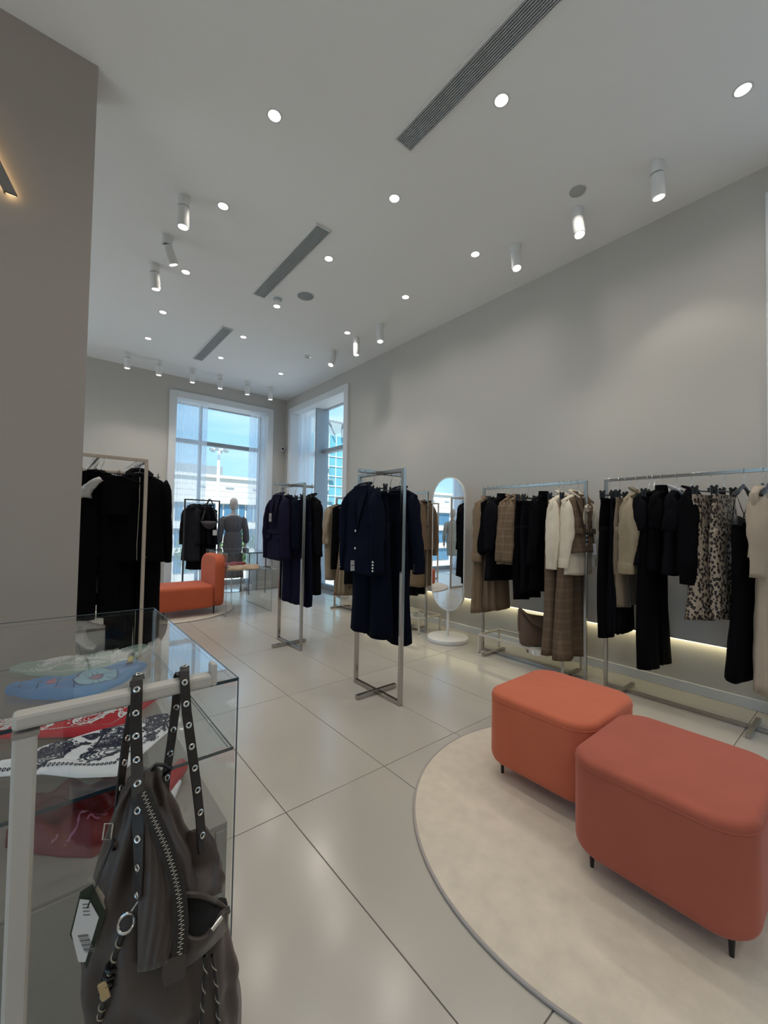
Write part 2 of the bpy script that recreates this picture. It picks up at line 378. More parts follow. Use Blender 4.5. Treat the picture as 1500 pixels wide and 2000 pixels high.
# with rz=-90: local x -> -y, local y -> +x
curtain(0, .72, .02, 3.75, 12, .02, 8, 'sheer_curtain', 'white sheer curtain drawn over left part of the side window', (XR+.16, 8.22, 0), -PI/2)
curtain(1.93, 2.08, .02, 3.75, 4, .018, 9, 'sheer_curtain', 'narrow white sheer curtain at right jamb of the side window', (XR+.22, 8.24, 0), -PI/2)
window(3, 1.70, 3.79, [.85], [2.9], (XR, .40, 0), -PI/2, 'tall window in the right wall at the right edge of the view')
curtain(.02, 1.68, .02, 3.76, 22, .02, 11, 'sheer_curtain', 'white sheer curtain closed across the nearest right wall window', (XR+.2, .40, 0), -PI/2)
window(5, 4.5, 3.58, [1.5, 3.0], [2.9], (XL, -2.6, 0), PI/2, 'wide window added for daylight left of the camera, outside the view', border=.08)  # unseen window, added to let more daylight into the room
window(6, 3.4, 3.58, [1.7], [2.9], (XL, 4.2, 0), PI/2, 'wide unseen window added for daylight behind the partition wall', border=.08)  # also added out of view, for daylight on the ceiling and back area
window(4, 2.2, 3.73, [1.15, 1.30], [2.97], (-2.35, YB, 0), 0, 'tall end window seen only in the standing mirror')
curtain(.0, .35, .02, 3.72, 8, .024, 15, 'sheer_curtain', 'sheer curtain at left of the window seen in the mirror', (-2.33, YB+.16, 0))
curtain(0, .5, .02, 3.72, 10, .024, 16, 'sheer_curtain', 'sheer curtain at right of the window seen in the mirror', (-.68, YB+.16, 0))

# ------------------------------------------------------------ ceiling fittings
def spotlight(loc, power, aim=(0, 0, -1), size=PI*.62, blend=.6, parent=None, colr=(1, .93, .84), rad=.03):
    d = bpy.data.lights.new('lamp_beam', 'SPOT'); d.energy = power; d.spot_size = size; d.spot_blend = blend; d.shadow_soft_size = rad; d.color = colr
    o = bpy.data.objects.new('lamp_beam', d); col.objects.link(o); o.location = loc
    o.rotation_euler = (-Vector(aim)).to_track_quat('Z', 'Y').to_euler()
    if parent: o.parent = parent
    return o
dl0 = None
ROWN = ['nearest', 'second', 'third', 'fourth', 'fifth', 'sixth', 'farthest']
COLN = {0: 'left', 1: 'middle', 2: 'right'}
def downlight(x, y, label, group='recessed ceiling downlights'):
    global dl0
    if dl0 is None:
        t = thing('downlight', label, 'light', (x, y, ZC), group=group)
        obj('trim_ring', MB().lathe([(.041, -.001), (.043, -.004), (.050, -.004), (.053, -.001), (.053, 0.0)], n=28, caps=False), LAMPRIM, t, smooth=True)
        obj('lens', MB().cyl((0, 0), .039, -.003, -.0005, 24), LAMPE, t)
        spotlight((0, 0, -.012), DOWN_W, parent=t, size=2.6, blend=.8)
        dl0 = t; return t
    return dup(dl0, (x, y, ZC), label=label, group=group)
ys = [.513, 1.532, 2.592, 3.64, 4.889, 6.043, 7.075]
for ci, xx in enumerate((1.11, 2.193, 3.286)):
    for ri, yy in enumerate(ys):
        seen = not (ci == 0 and ri < 2 or ci == 1 and ri < 1)
        nm = ['first', 'second', 'third', 'fourth', 'fifth', 'sixth', 'seventh']
        off = (2, 1, 0)[ci]; 
        if seen:
            lab = 'small round recessed downlight, %s from the camera in the %s ceiling row' % (nm[ri-off], COLN[ci])
            downlight(xx, yy, lab)
        else:
            downlight(xx, yy, 'small round recessed downlight above the camera, outside the view', 'downlights outside the view')
for xx in (.03, -1.05, -2.13, -3.0):
    for yy in (4.889, 6.043, 7.075): downlight(xx, yy, 'small round recessed downlight behind the partition wall', 'downlights behind the partition')
for xx in (-2.13, -.9, .3, 1.11, 2.193, 3.286):
    for yy in (-1.7, -2.8): downlight(xx, yy, 'small round recessed downlight above the camera, outside the view', 'downlights outside the view')
for xx in (-2.13, -1.05):
    for yy in (.51, 1.53): downlight(xx, yy, 'small round recessed downlight above the camera, outside the view', 'downlights outside the view')
def ceiling_spot(x, y, tilt_dir, tilt, label, power=None):
    """surface can spotlight: base cylinder + tilting head"""
    t = thing('ceiling_spotlight', label, 'light', (x, y, ZC))
    obj('mount', MB().lathe([(.046, 0), (.048, -.004), (.048, -.082), (.046, -.086)], n=28), WHITE, t, smooth=True)
    h = MB().lathe([(.001, 0), (.044, 0), (.047, -.003), (.047, -.165), (.045, -.170), (.040, -.170), (.038, -.155)], n=28, caps=False)
    a = Vector((tilt_dir[0], tilt_dir[1], 0)); ax = Vector((0, 0, -1)).cross(a) if a.length > 0 else Vector((1, 0, 0))
    R = Matrix.Rotation(tilt, 4, ax.normalized() if ax.length > 0 else Vector((1, 0, 0)))
    T = Matrix.Translation((0, 0, -.092)) @ R
    hb = MB().add([T @ Vector(p) for p in h.v], h.f)
    hd = obj('head', hb, WHITE, t, smooth=True)
    lb = MB().cyl((0, 0), .039, -.158, -.154, 24)
    obj('lens', MB().add([T @ Vector(p) for p in lb.v], lb.f), LAMPE, hd)
    cn = MB().cyl((0, 0), .03, -.094, -.084, 16); obj('swivel', cn, DMETAL, t)
    d = T.to_3x3() @ Vector((0, 0, -1)); p = T @ Vector((0, 0, -.175))
    spotlight(p, power or SPOT_W, d, 1.5, .5, t)
    return t
Z0 = (0, 0)
for (yy, dr, tl, lb) in ((3.763, Z0, 0, 'largest white can spotlight hanging straight at upper left of ceiling'), (4.393, (1, .3), .42, 'white can spotlight with tilted head, middle of the left trio'), (4.976, (1, .5), .12, 'white can spotlight, farthest of the left trio on ceiling')):
    ceiling_spot(.822, yy, dr, tl, lb)
for (yy, dr, tl, lb) in ((1.041, (.5, -.2), .12, 'largest white can spotlight near the right wall'), (1.64, (-.35, -.4), .25, 'white can spotlight angled at the camera beside the plain ceiling disc'), (2.252, (-.3, -.4), .25, 'white can spotlight, third along the right wall'),
                         (4.379, (-.2, -.5), .2, 'white can spotlight, nearest of the distant right wall trio'), (4.929, Z0, .0, 'white can spotlight, middle of the distant right wall trio'), (5.573, (-.8, -.4), .4, 'white can spotlight tilted left, farthest along the right wall')):
    ceiling_spot(3.48, yy, dr, tl, lb)
for i, xx in enumerate((.955, 1.423, 1.967, 2.459, 2.983, 3.464)):
    ceiling_spot(xx, 7.92, Z0, 0, 'white can spotlight before the end wall, %s from the left' % ['first', 'second', 'third', 'fourth', 'fifth', 'sixth'][i])
for xx in (3.48,): 
    for yy in (-.2,): ceiling_spot(xx, yy, Z0, 0, 'white can spotlight by the nearest right window, outside the view')
VGR = mat('vent_grey', (.50, .52, .53), .5); VDK = mat('vent_dark', (.006, .006, .007), .8)
def vent(y0, y1, label):
    xc = 1.915; t = thing('ceiling_vent', label, 'vent', (xc, (y0+y1)/2, ZC)); h = (y1-y0)/2; W = .085
    obj('backing', MB().box(-W+.01, W-.01, -h+.01, h-.01, -.003, -.0005), VDK, t)
    obj('frame', MB().box(-W, -W+.014, -h, h, -.012, 0).box(W-.014, W, -h, h, -.012, 0).box(-W+.014, W-.014, -h, -h+.014, -.012, 0).box(-W+.014, W-.014, h-.014, h, -.012, 0), WHITE, t, bevel=.002)
    n = 10; me = None
    for i in range(n):
        xx = -W+.014+(i+.5)*(2*W-.028)/n
        if me is None:
            s = obj('slat', MB().bar((0, -h+.014, -.008), (0, h-.014, -.008), .0058, .010), VGR, t, loc=(xx, 0, 0)); me = s.data
        else:
            s = bpy.data.objects.new('slat', me); col.objects.link(s); s.parent = t; s.location = (xx, 0, 0)
vent(.655, 2.185, 'long slotted air vent in ceiling, nearest the camera')
vent(3.275, 4.81, 'long slotted air vent in mid ceiling beside the round speaker')
vent(5.905, 7.425, 'smallest looking slotted air vent, nearest the end window')
SPKR = mat('speaker_grille', (.33, .35, .36), .7, bump=.8, bscale=900)
t = thing('ceiling_speaker', 'round grey ceiling speaker grille with white rim beside the middle vent', 'speaker', (2.355, 4.43, ZC))
obj('grille', MB().lathe([(.001, -.006), (.09, -.005), (.094, -.002)], n=36), SPKR, t, smooth=True)
obj('rim', MB().tube([(.1*math.cos(a*PI/18), .1*math.sin(a*PI/18), -.002) for a in range(36)], .007, 6, closed=True), WHITE, t, smooth=True)
t = thing('ceiling_disc', 'plain pale round cover on ceiling near the right wall spotlights', 'ceiling cover', (3.283, 1.548, ZC))
obj('cover', MB().lathe([(.001, -.012), (.055, -.012), (.060, -.008), (.062, 0)], n=32), mat('disc_grey', (.42, .42, .41), .6), t, smooth=True)
t = thing('smoke_detector', 'small bluish smoke detector beside the end of the middle vent', 'smoke detector', (2.125, 4.72, ZC))
obj('base', MB().lathe([(.052, 0), (.052, -.018), (.046, -.022)], n=28), mat('detector_blue', (.40, .50, .54), .5), t, smooth=True)
obj('sensor', MB().lathe([(.036, -.022), (.034, -.042), (.02, -.048), (.001, -.049)], n=24), WHITE, t, smooth=True)
t = thing('smoke_detector', 'small flat white smoke detector on far ceiling near the right wall', 'smoke detector', (3.262, 6.03, ZC))
obj('base', MB().lathe([(.05, 0), (.05, -.014), (.044, -.018)], n=28), WHITE, t, smooth=True)
obj('sensor', MB().lathe([(.03, -.018), (.028, -.03), (.001, -.034)], n=24), VGR, t, smooth=True)
t = thing('security_camera', 'small white security camera with black lens in the far corner', 'camera', (4.07, YB-.01, 3.0))
obj('mount', MB().box(-.03, .03, -.02, .01, -.04, .03), WHITE, t, bevel=.006)
obj('body', MB().tube([(.0, -.02, 0), (-.02, -.06, -.005), (-.06, -.12, -.01), (-.065, -.128, -.011)], [.03, .036, .036, .030], 18), WHITE, t, smooth=True)
obj('lens', MB().tube([(-.064, -.126, -.011), (-.071, -.137, -.012)], [.027, .024], 18), BLACKP, t, smooth=True)

# ------------------------------------------------------------ backlit letter sign on the partition
t = thing('backlit_sign', 'backlit dark metal letter foot on the partition wall at left edge', 'sign', (-.43, 2.975, 3.107))
SGN = mat('sign_metal', (.20, .18, .16), .5); HALO = emis('sign_halo', (1, .72, .38), 5)
def prism(poly, y0, y1):
    return MB().loft([[(x, y, z) for x, z in poly] for y in (y0, y1)])
A = [(-.255, 0), (-.20, 0), (-.03, .40), (.03, .40), (.25, 0), (.197, 0), (.12, .13), (-.12, .13)]
# an A of 0.4 m cap height: right stroke, left stroke, crossbar
rstroke = [(.197, 0), (.252, 0), (.03, .46), (-.03, .46)]; lstroke = [(-.252, 0), (-.197, 0), (.03, .46), (-.03, .46)]
lt = obj('letter', prism(rstroke, -.02, 0).add(*(lambda q: (q.v, q.f))(prism(lstroke, -.0199, 0))).box(-.13, .13, -.0198, 0, .13, .17), SGN, t)
obj('halo', prism([(.203, .006), (.246, .006), (.024, .454), (-.02, .454)], .004, .012).box(-.12, .12, .004, .012, .136, .164), HALO, t)
obj('standoff', MB().bar((.2, .0, .02), (.2, .035, .02), .01).bar((-.2, .0, .02), (-.2, .035, .02), .01), DMETAL, t)

# ------------------------------------------------------------ rug, ottomans, lounge chair
def rug(cx, cy, r, label):
    t = thing('round_rug', label, 'rug', (cx, cy, 0))
    rings = []
    for rr, z in ((r-.002, .001), (r-.002, .008), (r-.012, .012)): rings.append([(rr*math.cos(a*PI/60), rr*math.sin(a*PI/60), z) for a in range(120)])
    mb = MB().loft(rings, False, False)
    n = 60
    def fn(u, v):
        rr = (r-.012)*u; a = 2*PI*v
        return (rr*math.cos(a), rr*math.sin(a), .012)
    mb.grid(fn, 10, 120); obj('pile', mb, RUG, t, smooth=True)
    obj('binding', MB().tube([((r-.003)*math.cos(a*PI/60), (r-.003)*math.sin(a*PI/60), .007) for a in range(120)], .0065, 8, closed=True), RUGB, t, smooth=True)
rug(2.08, .77, .95, 'cream round rug under the two coral ottomans')
rug(1.42, 6.86, .97, 'cream round rug under the orange lounge chair')
LEGM = mat('black_leg', (.01, .01, .01), .35)
def cushion_rings(hx, hy, r, z0, z1, rb, rtp, crown=.004):
    rings = []
    for i in range(6):
        a = PI/2*i/5; ins = rb*(1-math.sin(a)); rings.append((ins, z0+rb*(1-math.cos(a))))
    for i in range(7):
        a = PI/2*i/6; rings.append((rtp*(1-math.cos(a)), z1-rtp+rtp*math.sin(a)))
    out_ = []
    for ins, z in rings: out_.append([(x, y, z) for x, y in rrect(hx-ins, hy-ins, max(r-ins, .01), 8)])
    for k_ in (.8, .5, .2): out_.append([(x*k_, y*k_, z1+crown*(1-k_)) for x, y in rrect(hx-rtp, hy-rtp, max(r-rtp, .01), 8)])
    return out_
def ottoman(cx, cy, hx, hy, m, label, rz=0):
    t = thing('ottoman', label, 'ottoman', (cx, cy, .012), rz)
    obj('upholstery', MB().loft(cushion_rings(hx, hy, .118, .075, .452, .05, .026)), m, t, smooth='all')
    sm = MB().tube([(x, y, .418) for x, y in rrect(hx+.0005, hy+.0005, .118, 8)], .0022, 6, closed=True)
    obj('seam_piping', sm, m, t, smooth=True)
    for sx_ in (-1, 1):
        for sy_ in (-1, 1): obj('leg', MB().cyl((sx_*(hx-.085), sy_*(hy-.07)), .007, .001, .095, 12, .012), LEGM, t, smooth=True)
ottoman(2.187, 1.113, .305, .283, VELV1, 'coral velvet ottoman with rounded corners, nap sheen coloured lighter, farther from the camera')
ottoman(1.945, .527, .312, .285, VELV2, 'large coral velvet ottoman, nap shading coloured redder, in the foreground on the round rug')
t = thing('lounge_chair', 'orange velvet lounge chair with rounded back beside the glass showcase', 'chair', (1.53, 6.46, .012))
obj('seat', MB().loft(cushion_rings(.40, .35, .10, .10, .42, .05, .05, .01)), VELV3, t, smooth='all')
def backslab():
    rings = []
    for i, (k_, ) in enumerate([(x_,) for x_ in (0, .25, .6, .85, 1, 1, .85, .6, .25, 0)]):
        pass
    prof = rrect(.37, .38, .17, 8)   # y-z outline of the slab
    for xx, ins in ((-.07, .045), (-.066, .02), (-.045, .004), (0, 0), (.045, .004), (.066, .02), (.07, .045)):
        pts = rrect(.37-ins, .38-ins, .17-ins, 8); pts = [(xx+.03*(1-(y/.37)**2), y, (z if z > -.2 else z)) for y, z in pts]
        rings.append(pts)
    return MB().loft(rings)
obj('backrest', backslab(), VELV3, t, smooth='all').location = (.44, 0, .475)
for sx_ in (-1, 1):
    for sy_ in (-1, 1): obj('leg', MB().cyl((sx_*.33+.06, sy_*.28), .008, .001, .13, 12, .014), LEGM, t, smooth=True)

# ------------------------------------------------------------ standing mirror
t = thing('standing_mirror', 'oval standing mirror with white frame on round white base', 'mirror', (3.72, 3.275, 0))
obj('base', MB().lathe([(.001, 0), (.235, 0), (.243, .006), (.243, .040), (.237, .046), (.001, .046)], n=48), WHITE, t, smooth=True)
obj('stem', MB().cyl((0, 0), .017, .046, .50, 20), WHITE, t, smooth=True)
def stad(hw, hh, n=20):
    pts = []
    for i in range(n+1): a = PI*i/n; pts.append((hw*math.cos(a), hh-hw+hw*math.sin(a)))
    for i in range(n+1): a = PI+PI*i/n; pts.append((hw*math.cos(a), -hh+hw+hw*math.sin(a)))
    return pts
HW, HH, ZM = .262, .795, 1.14
TL = Matrix.Rotation(math.radians(-1.6), 4, 'Z')
def mm_(x, pts): return [TL @ Vector((x, y, z+ZM)) for y, z in pts]
fr = obj('frame', MB().loft([mm_(.0, stad(HW-.004, HH-.004)), mm_(.002, stad(HW, HH)), mm_(-.026, stad(HW, HH)), mm_(-.028, stad(HW-.003, HH-.003)), mm_(-.028, stad(HW-.010, HH-.010)), mm_(-.022, stad(HW-.011, HH-.011))], True, False), WHITE, t, smooth=True)
obj('mirror_glass', MB().loft([mm_(-.0235, stad(HW-.011, HH-.011)), mm_(-.0245, stad(HW-.0112, HH-.0112))]), MIRROR, t)

# ------------------------------------------------------------ clothes rails
def rail_rack(x, y0, y1, H, label, m=CHROME, foot=(.16, .16), fw_=.19, w_=.026):
    """single rail along world y, feet across"""
    t = thing('clothes_rack', label, 'clothes rack', (x, (y0+y1)/2, 0)); h = (y1-y0)/2
    obj('post', MB().bar((0, -h+w_/2, .0), (0, -h+w_/2, H), w_, w_, (0, 1, 0)), m, t, bevel=.002)
    obj('post', MB().bar((0, h-w_/2, .0), (0, h-w_/2, H), w_, w_, (0, 1, 0)), m, t, bevel=.002)
    obj('top_rail', MB().bar((0, -h+w_, H-w_/2), (0, h-w_, H-w_/2), w_, w_), m, t, bevel=.002)
    obj('base_bar', MB().bar((0, -h+w_, w_/2+.002), (0, h-w_, w_/2+.002), w_, w_), m, t, bevel=.002)
    for s_, o_ in ((-1, foot[0]), (1, foot[1])):
        obj('foot', MB().bar((-fw_, s_*(h-o_), .0155), (fw_, s_*(h-o_), .0155), .030, .0295), m, t, bevel=.003)
    return t
rail_rack(3.77, .40, 1.53, 1.79, 'steel clothes rack nearest the right edge, holding the leopard print skirt')
rail_rack(3.74, 1.665, 2.80, 1.785, 'steel clothes rack between the mirror and the nearest rack, with plaid jackets')
rail_rack(3.73, 3.64, 5.78, 1.785, 'long steel clothes rack along the right wall beyond the standing mirror', foot=(.2, .2))
def cross_rack(x, y0, y1, H, label, xa, xb):
    t = thing('clothes_rack', label, 'clothes rack', (x, (y0+y1)/2, 0)); h = (y1-y0)/2; w_ = .030
    for s_ in (-1, 1): obj('post', MB().bar((0, s_*(h-w_/2), 0), (0, s_*(h-w_/2), H), w_, w_, (0, 1, 0)), CHROME, t, bevel=.002)
    obj('top_rail', MB().bar((0, -h+w_, H-w_/2), (0, h-w_, H-w_/2), w_), CHROME, t, bevel=.002)
    obj('base_bar', MB().bar((0, -h+w_, w_/2+.002), (0, h-w_, w_/2+.002), w_), CHROME, t, bevel=.002)
    obj('cross_rail', MB().bar((xa, 0, H-w_/2+.001), (xb, 0, H-w_/2+.001), w_, w_*.9), CHROME, t, bevel=.002)
    obj('foot', MB().bar((-.20, 0, w_/2+.003), (.20, 0, w_/2+.003), w_+.002), CHROME, t, bevel=.002)
    for s_ in (-1, 1): obj('end_screw', MB().bar((xb-.012, -.006, H-w_*.5+.012), (xb-.012, .006, H-w_*.5+.03), .008), STEEL, t)
cross_rack(2.092, 2.29, 2.885, 1.79, 'free standing steel cross rack in the room centre, nearer the camera', -.22, .24)
cross_rack(2.125, 3.91, 4.47, 1.79, 'free standing steel cross rack farther back, with violet navy blazer', -.22, .26)
def box_rack(x0, x1, y0, y1, H, label, m=BEIGEM, w_=.030):
    cx, cy = (x0+x1)/2, (y0+y1)/2; t = thing('clothes_rack', label, 'clothes rack', (cx, cy, 0)); a, b = (x1-x0)/2-w_/2, (y1-y0)/2-w_/2
    for sx_ in (-1, 1):
        for sy_ in (-1, 1): obj('post', MB().bar((sx_*a, sy_*b, 0), (sx_*a, sy_*b, H), w_, w_, (0, 1, 0)), m, t, bevel=.002)
    for sy_ in (-1, 1): obj('end_bar', MB().bar((-a+w_/2, sy_*b, H-w_/2), (a-w_/2, sy_*b, H-w_/2), w_), m, t, bevel=.002)
    for sy_ in (-1, 1): obj('base_bar', MB().bar((-a+w_/2, sy_*b, w_/2+.002), (a-w_/2, sy_*b, w_/2+.002), w_), m, t, bevel=.002)
    for sx_ in (-1, 1): obj('hanging_rail', MB().bar((sx_*a, -b+w_/2, H-w_/2), (sx_*a, b-w_/2, H-w_/2), w_), m, t, bevel=.002)
    return t
LEFTRACK = box_rack(-.12, .77, 4.64, 6.10, 1.965, 'tall beige double clothes rack at left with black garments')
box_rack(-.10, .78, 7.35, 7.75, 1.92, 'small beige clothes rack at far left near the end wall')
# window side rack (perpendicular) and the small dark rack before the end window
t = thing('clothes_rack', 'low white metal clothes rack by the side window with leather jackets', 'clothes rack', (3.47, 6.62, 0))
for p_, q_ in (((-.22, 0, 0), (-.22, 0, 1.72)), ((.22, 0, 0), (.22, 0, 1.72))): obj('post', MB().bar(p_, q_, .03, .03, (0, 1, 0)), WHITE, t, bevel=.002)
for z_ in (1.705, .10): obj('cross_bar', MB().bar((-.205, 0, z_), (.205, 0, z_), .03), WHITE, t, bevel=.002)
for s_ in (-1, 1): obj('foot', MB().bar((s_*.22, -.2, .015), (s_*.22, .2, .015), .03, .0295), WHITE, t, bevel=.002)
t = thing('clothes_rack', 'thin dark metal clothes rack in front of the end window', 'clothes rack', (2.11, 7.56, 0), .13)
for s_ in (-1, 1):
    obj('post', MB().bar((s_*.30, 0, 0), (s_*.30, 0, 1.73), .022, .022, (0, 1, 0)), DMETAL, t, bevel=.002)
    obj('foot', MB().bar((s_*.30, -.2, .012), (s_*.30, .2, .012), .022, .0235), DMETAL, t, bevel=.002)
obj('top_rail', MB().bar((-.29, 0, 1.719), (.29, 0, 1.719), .022), DMETAL, t, bevel=.002)
obj('low_rail', MB().bar((-.29, 0, .06), (.29, 0, .06), .022), DMETAL, t, bevel=.002)

# ------------------------------------------------------------ hangers
HANG0 = {}
def hanger(label, loc, rz, kind='wide', hw=.2):
    key = (kind, hw)
    if key in HANG0: return dup(HANG0[key], loc, rz, label=label)
    t = thing('clothes_hanger', label, 'hanger', loc, rz)
    path = []
    for i in range(15):
        a = PI*1.18*i/14-.30; path.append((.021*math.cos(a), 0, -.001+.021*math.sin(a)))
    path = path[::-1]; path.append((.021, 0, -.03)); path.append((.012, 0, -.055)); path.append((0, 0, -.08)); path.append((0, 0, -.118))
    obj('hook', MB().tube(path, .0022, 8), STEEL, t, smooth=True)
    if kind == 'clip':
        obj('clip_bar', MB().bar((-hw, 0, -.135), (hw, 0, -.135), .012, .008).bar((0, 0, -.105), (0, 0, -.14), .014, .012), BLACKP, t, bevel=.001)
        for s_ in (-1, 1):
            mb = MB()
            for d_ in (-1, 1): mb.bar((s_*(hw-.02), d_*.010, -.108), (s_*(hw-.02), d_*.008, -.175), .024, .006, (1, 0, 0)).bar((s_*(hw-.02)+.0, d_*.012, -.112), (s_*(hw-.02), d_*.02, -.100), .018, .005, (1, 0, 0))
            obj('clip', mb, BLACKP, t)
    else:
        P_ = [(-hw, .0, -.185), (-hw*.75, 0, -.163), (-hw*.4, 0, -.138), (-.03, 0, -.117), (0, 0, -.112), (.03, 0, -.117), (hw*.4, 0, -.138), (hw*.75, 0, -.163), (hw, 0, -.185)]
        obj('shoulder_arms', MB().tube(P_, [.010, .016, .013, .012, .013, .012, .013, .016, .010], 10, flat=[.012, .020, .010, .009, .012, .009, .010, .020, .012]), BLACKP, t, smooth=True)
        obj('hook_collar', MB().cyl((0, 0), .013, -.125, -.095, 12, .007), BLACKP, t, smooth=True)
    HANG0[key] = t; return t

# ------------------------------------------------------------ garments (local: rail point at origin, x width, -y front, z down)
def torso(L, w_, d, flare, amp, k_, rnd, waist=1.0, neck=.06, top=-.115, shoulder=.2, strapless=None, m_=44, rows=20, dflare=1.4):
    ph = [rnd.uniform(0, 6.28) for _ in range(6)]
    if strapless is None:
        tab = [(top, neck, .034), (top-.012, neck+.035, .036), (top-.040, shoulder*.80, d*.62), (top-.062, shoulder*1.02, d*.70), (top-.12, w_*1.0, d*.95), (top-.25, w_, d*1.15)]
    else:
        tab = [(strapless, w_*.82, d*.6), (strapless-.03, w_*.86, d*.9), (strapless-.12, w_*.9, d)]
    zl = tab[-1][0]
    tab += [(zl-(L+zl)*.35, w_*waist, d*1.1), (-L, w_*flare, d*dflare)]
    # interpolate over z descending
    tb = [(-a[0], a[1], a[2]) for a in tab]
    zz = [tb[i][0] for i in range(len(tb)-2)]
    z_ = tb[-3][0]
    n = rows
    zz += [z_+(L-z_)*(i+1)/n for i in range(n)]
    rings = []
    for z in zz:
        a_, b_ = interp(tb, z); q = max(0, min(1, (z-.2)/max(.1, L-.2))); am = amp*q
        ring = []
        for j in range(m_):
            t_ = 2*PI*j/m_; c, s_ = se(t_, .8)
            f_ = 1+am*(math.sin(k_*t_+ph[0]+1.2*math.sin(2.5*z+ph[1]))+.5*math.sin(1.7*k_*t_+ph[2]+z*2))
            wr = .0035*math.sin(9*z*3+3*t_+ph[3])*(1-q*.5)
            ring.append((a_*c*(1+.35*(f_-1))+wr*.5, b_*s_*f_+wr+.006*math.sin(ph[4]+z*4), -z+(.004*math.sin(3*t_+ph[5]) if z >= L-.001 else 0)))
        rings.append(ring)
    last = rings[-1]
    rings.append([(x*.96, y*.9, z+.002) for x, y, z in last]); rings.append([(x*.93, y*.8, z+.07) for x, y, z in last])
    return MB().loft(rings)
def sleeve(s_, w_, L, r0, r1, rnd, fwd=0.0, out_=.05, cuffz=0, puff=0.0, top=-.168, m_=18, rows=16, bend=.03):
    rings = []; ph = [rnd.uniform(0, 6.28) for _ in range(4)]
    for i in range(rows+1):
        t_ = i/rows
        cx = s_*(w_-.045+out_*math.sin(min(1, t_*1.25)*PI/2)+.006*math.sin(t_*7+ph[0])); cy = fwd*t_-bend*math.sin(t_*PI)*.4-.01
        cz = top-.005-L*t_
        r = r0+(r1-r0)*t_+puff*math.sin(PI*min(1, t_*1.05))**1.5
        if t_ < .14: r *= .34+.66*(t_/.14)**.6
        ring = []
        for j in range(m_):
            a = 2*PI*j/m_; c, q = se(a, .9)
            rr = r*(1+.08*math.sin(3*a+ph[1]+t_*5)+.05*math.sin(5*a+ph[3]-t_*8)+.055*math.sin(t_*26+ph[2]+2*a)*math.sin(PI*t_))
            ring.append((cx+rr*.56*c, cy+rr*.98*q, cz+ (.06*(-abs(c))*(1 if c*s_ < 0 else -.3)*(1-t_/.12) if t_ < .12 else 0)*0.5))
        rings.append(ring)
    last = rings[-1]; c0 = Vector((sum(p[0] for p in last)/m_, sum(p[1] for p in last)/m_, last[0][2]))
    rings.append([tuple(c0+(Vector(p)-c0)*.88+Vector((0, 0, .003))) for p in last]); rings.append([tuple(c0+(Vector(p)-c0)*.8+Vector((0, 0, .05))) for p in last])
    return MB().loft(rings), c0, r1
GN = [0]
def front_y(d, z): return -(d*1.2+.006)
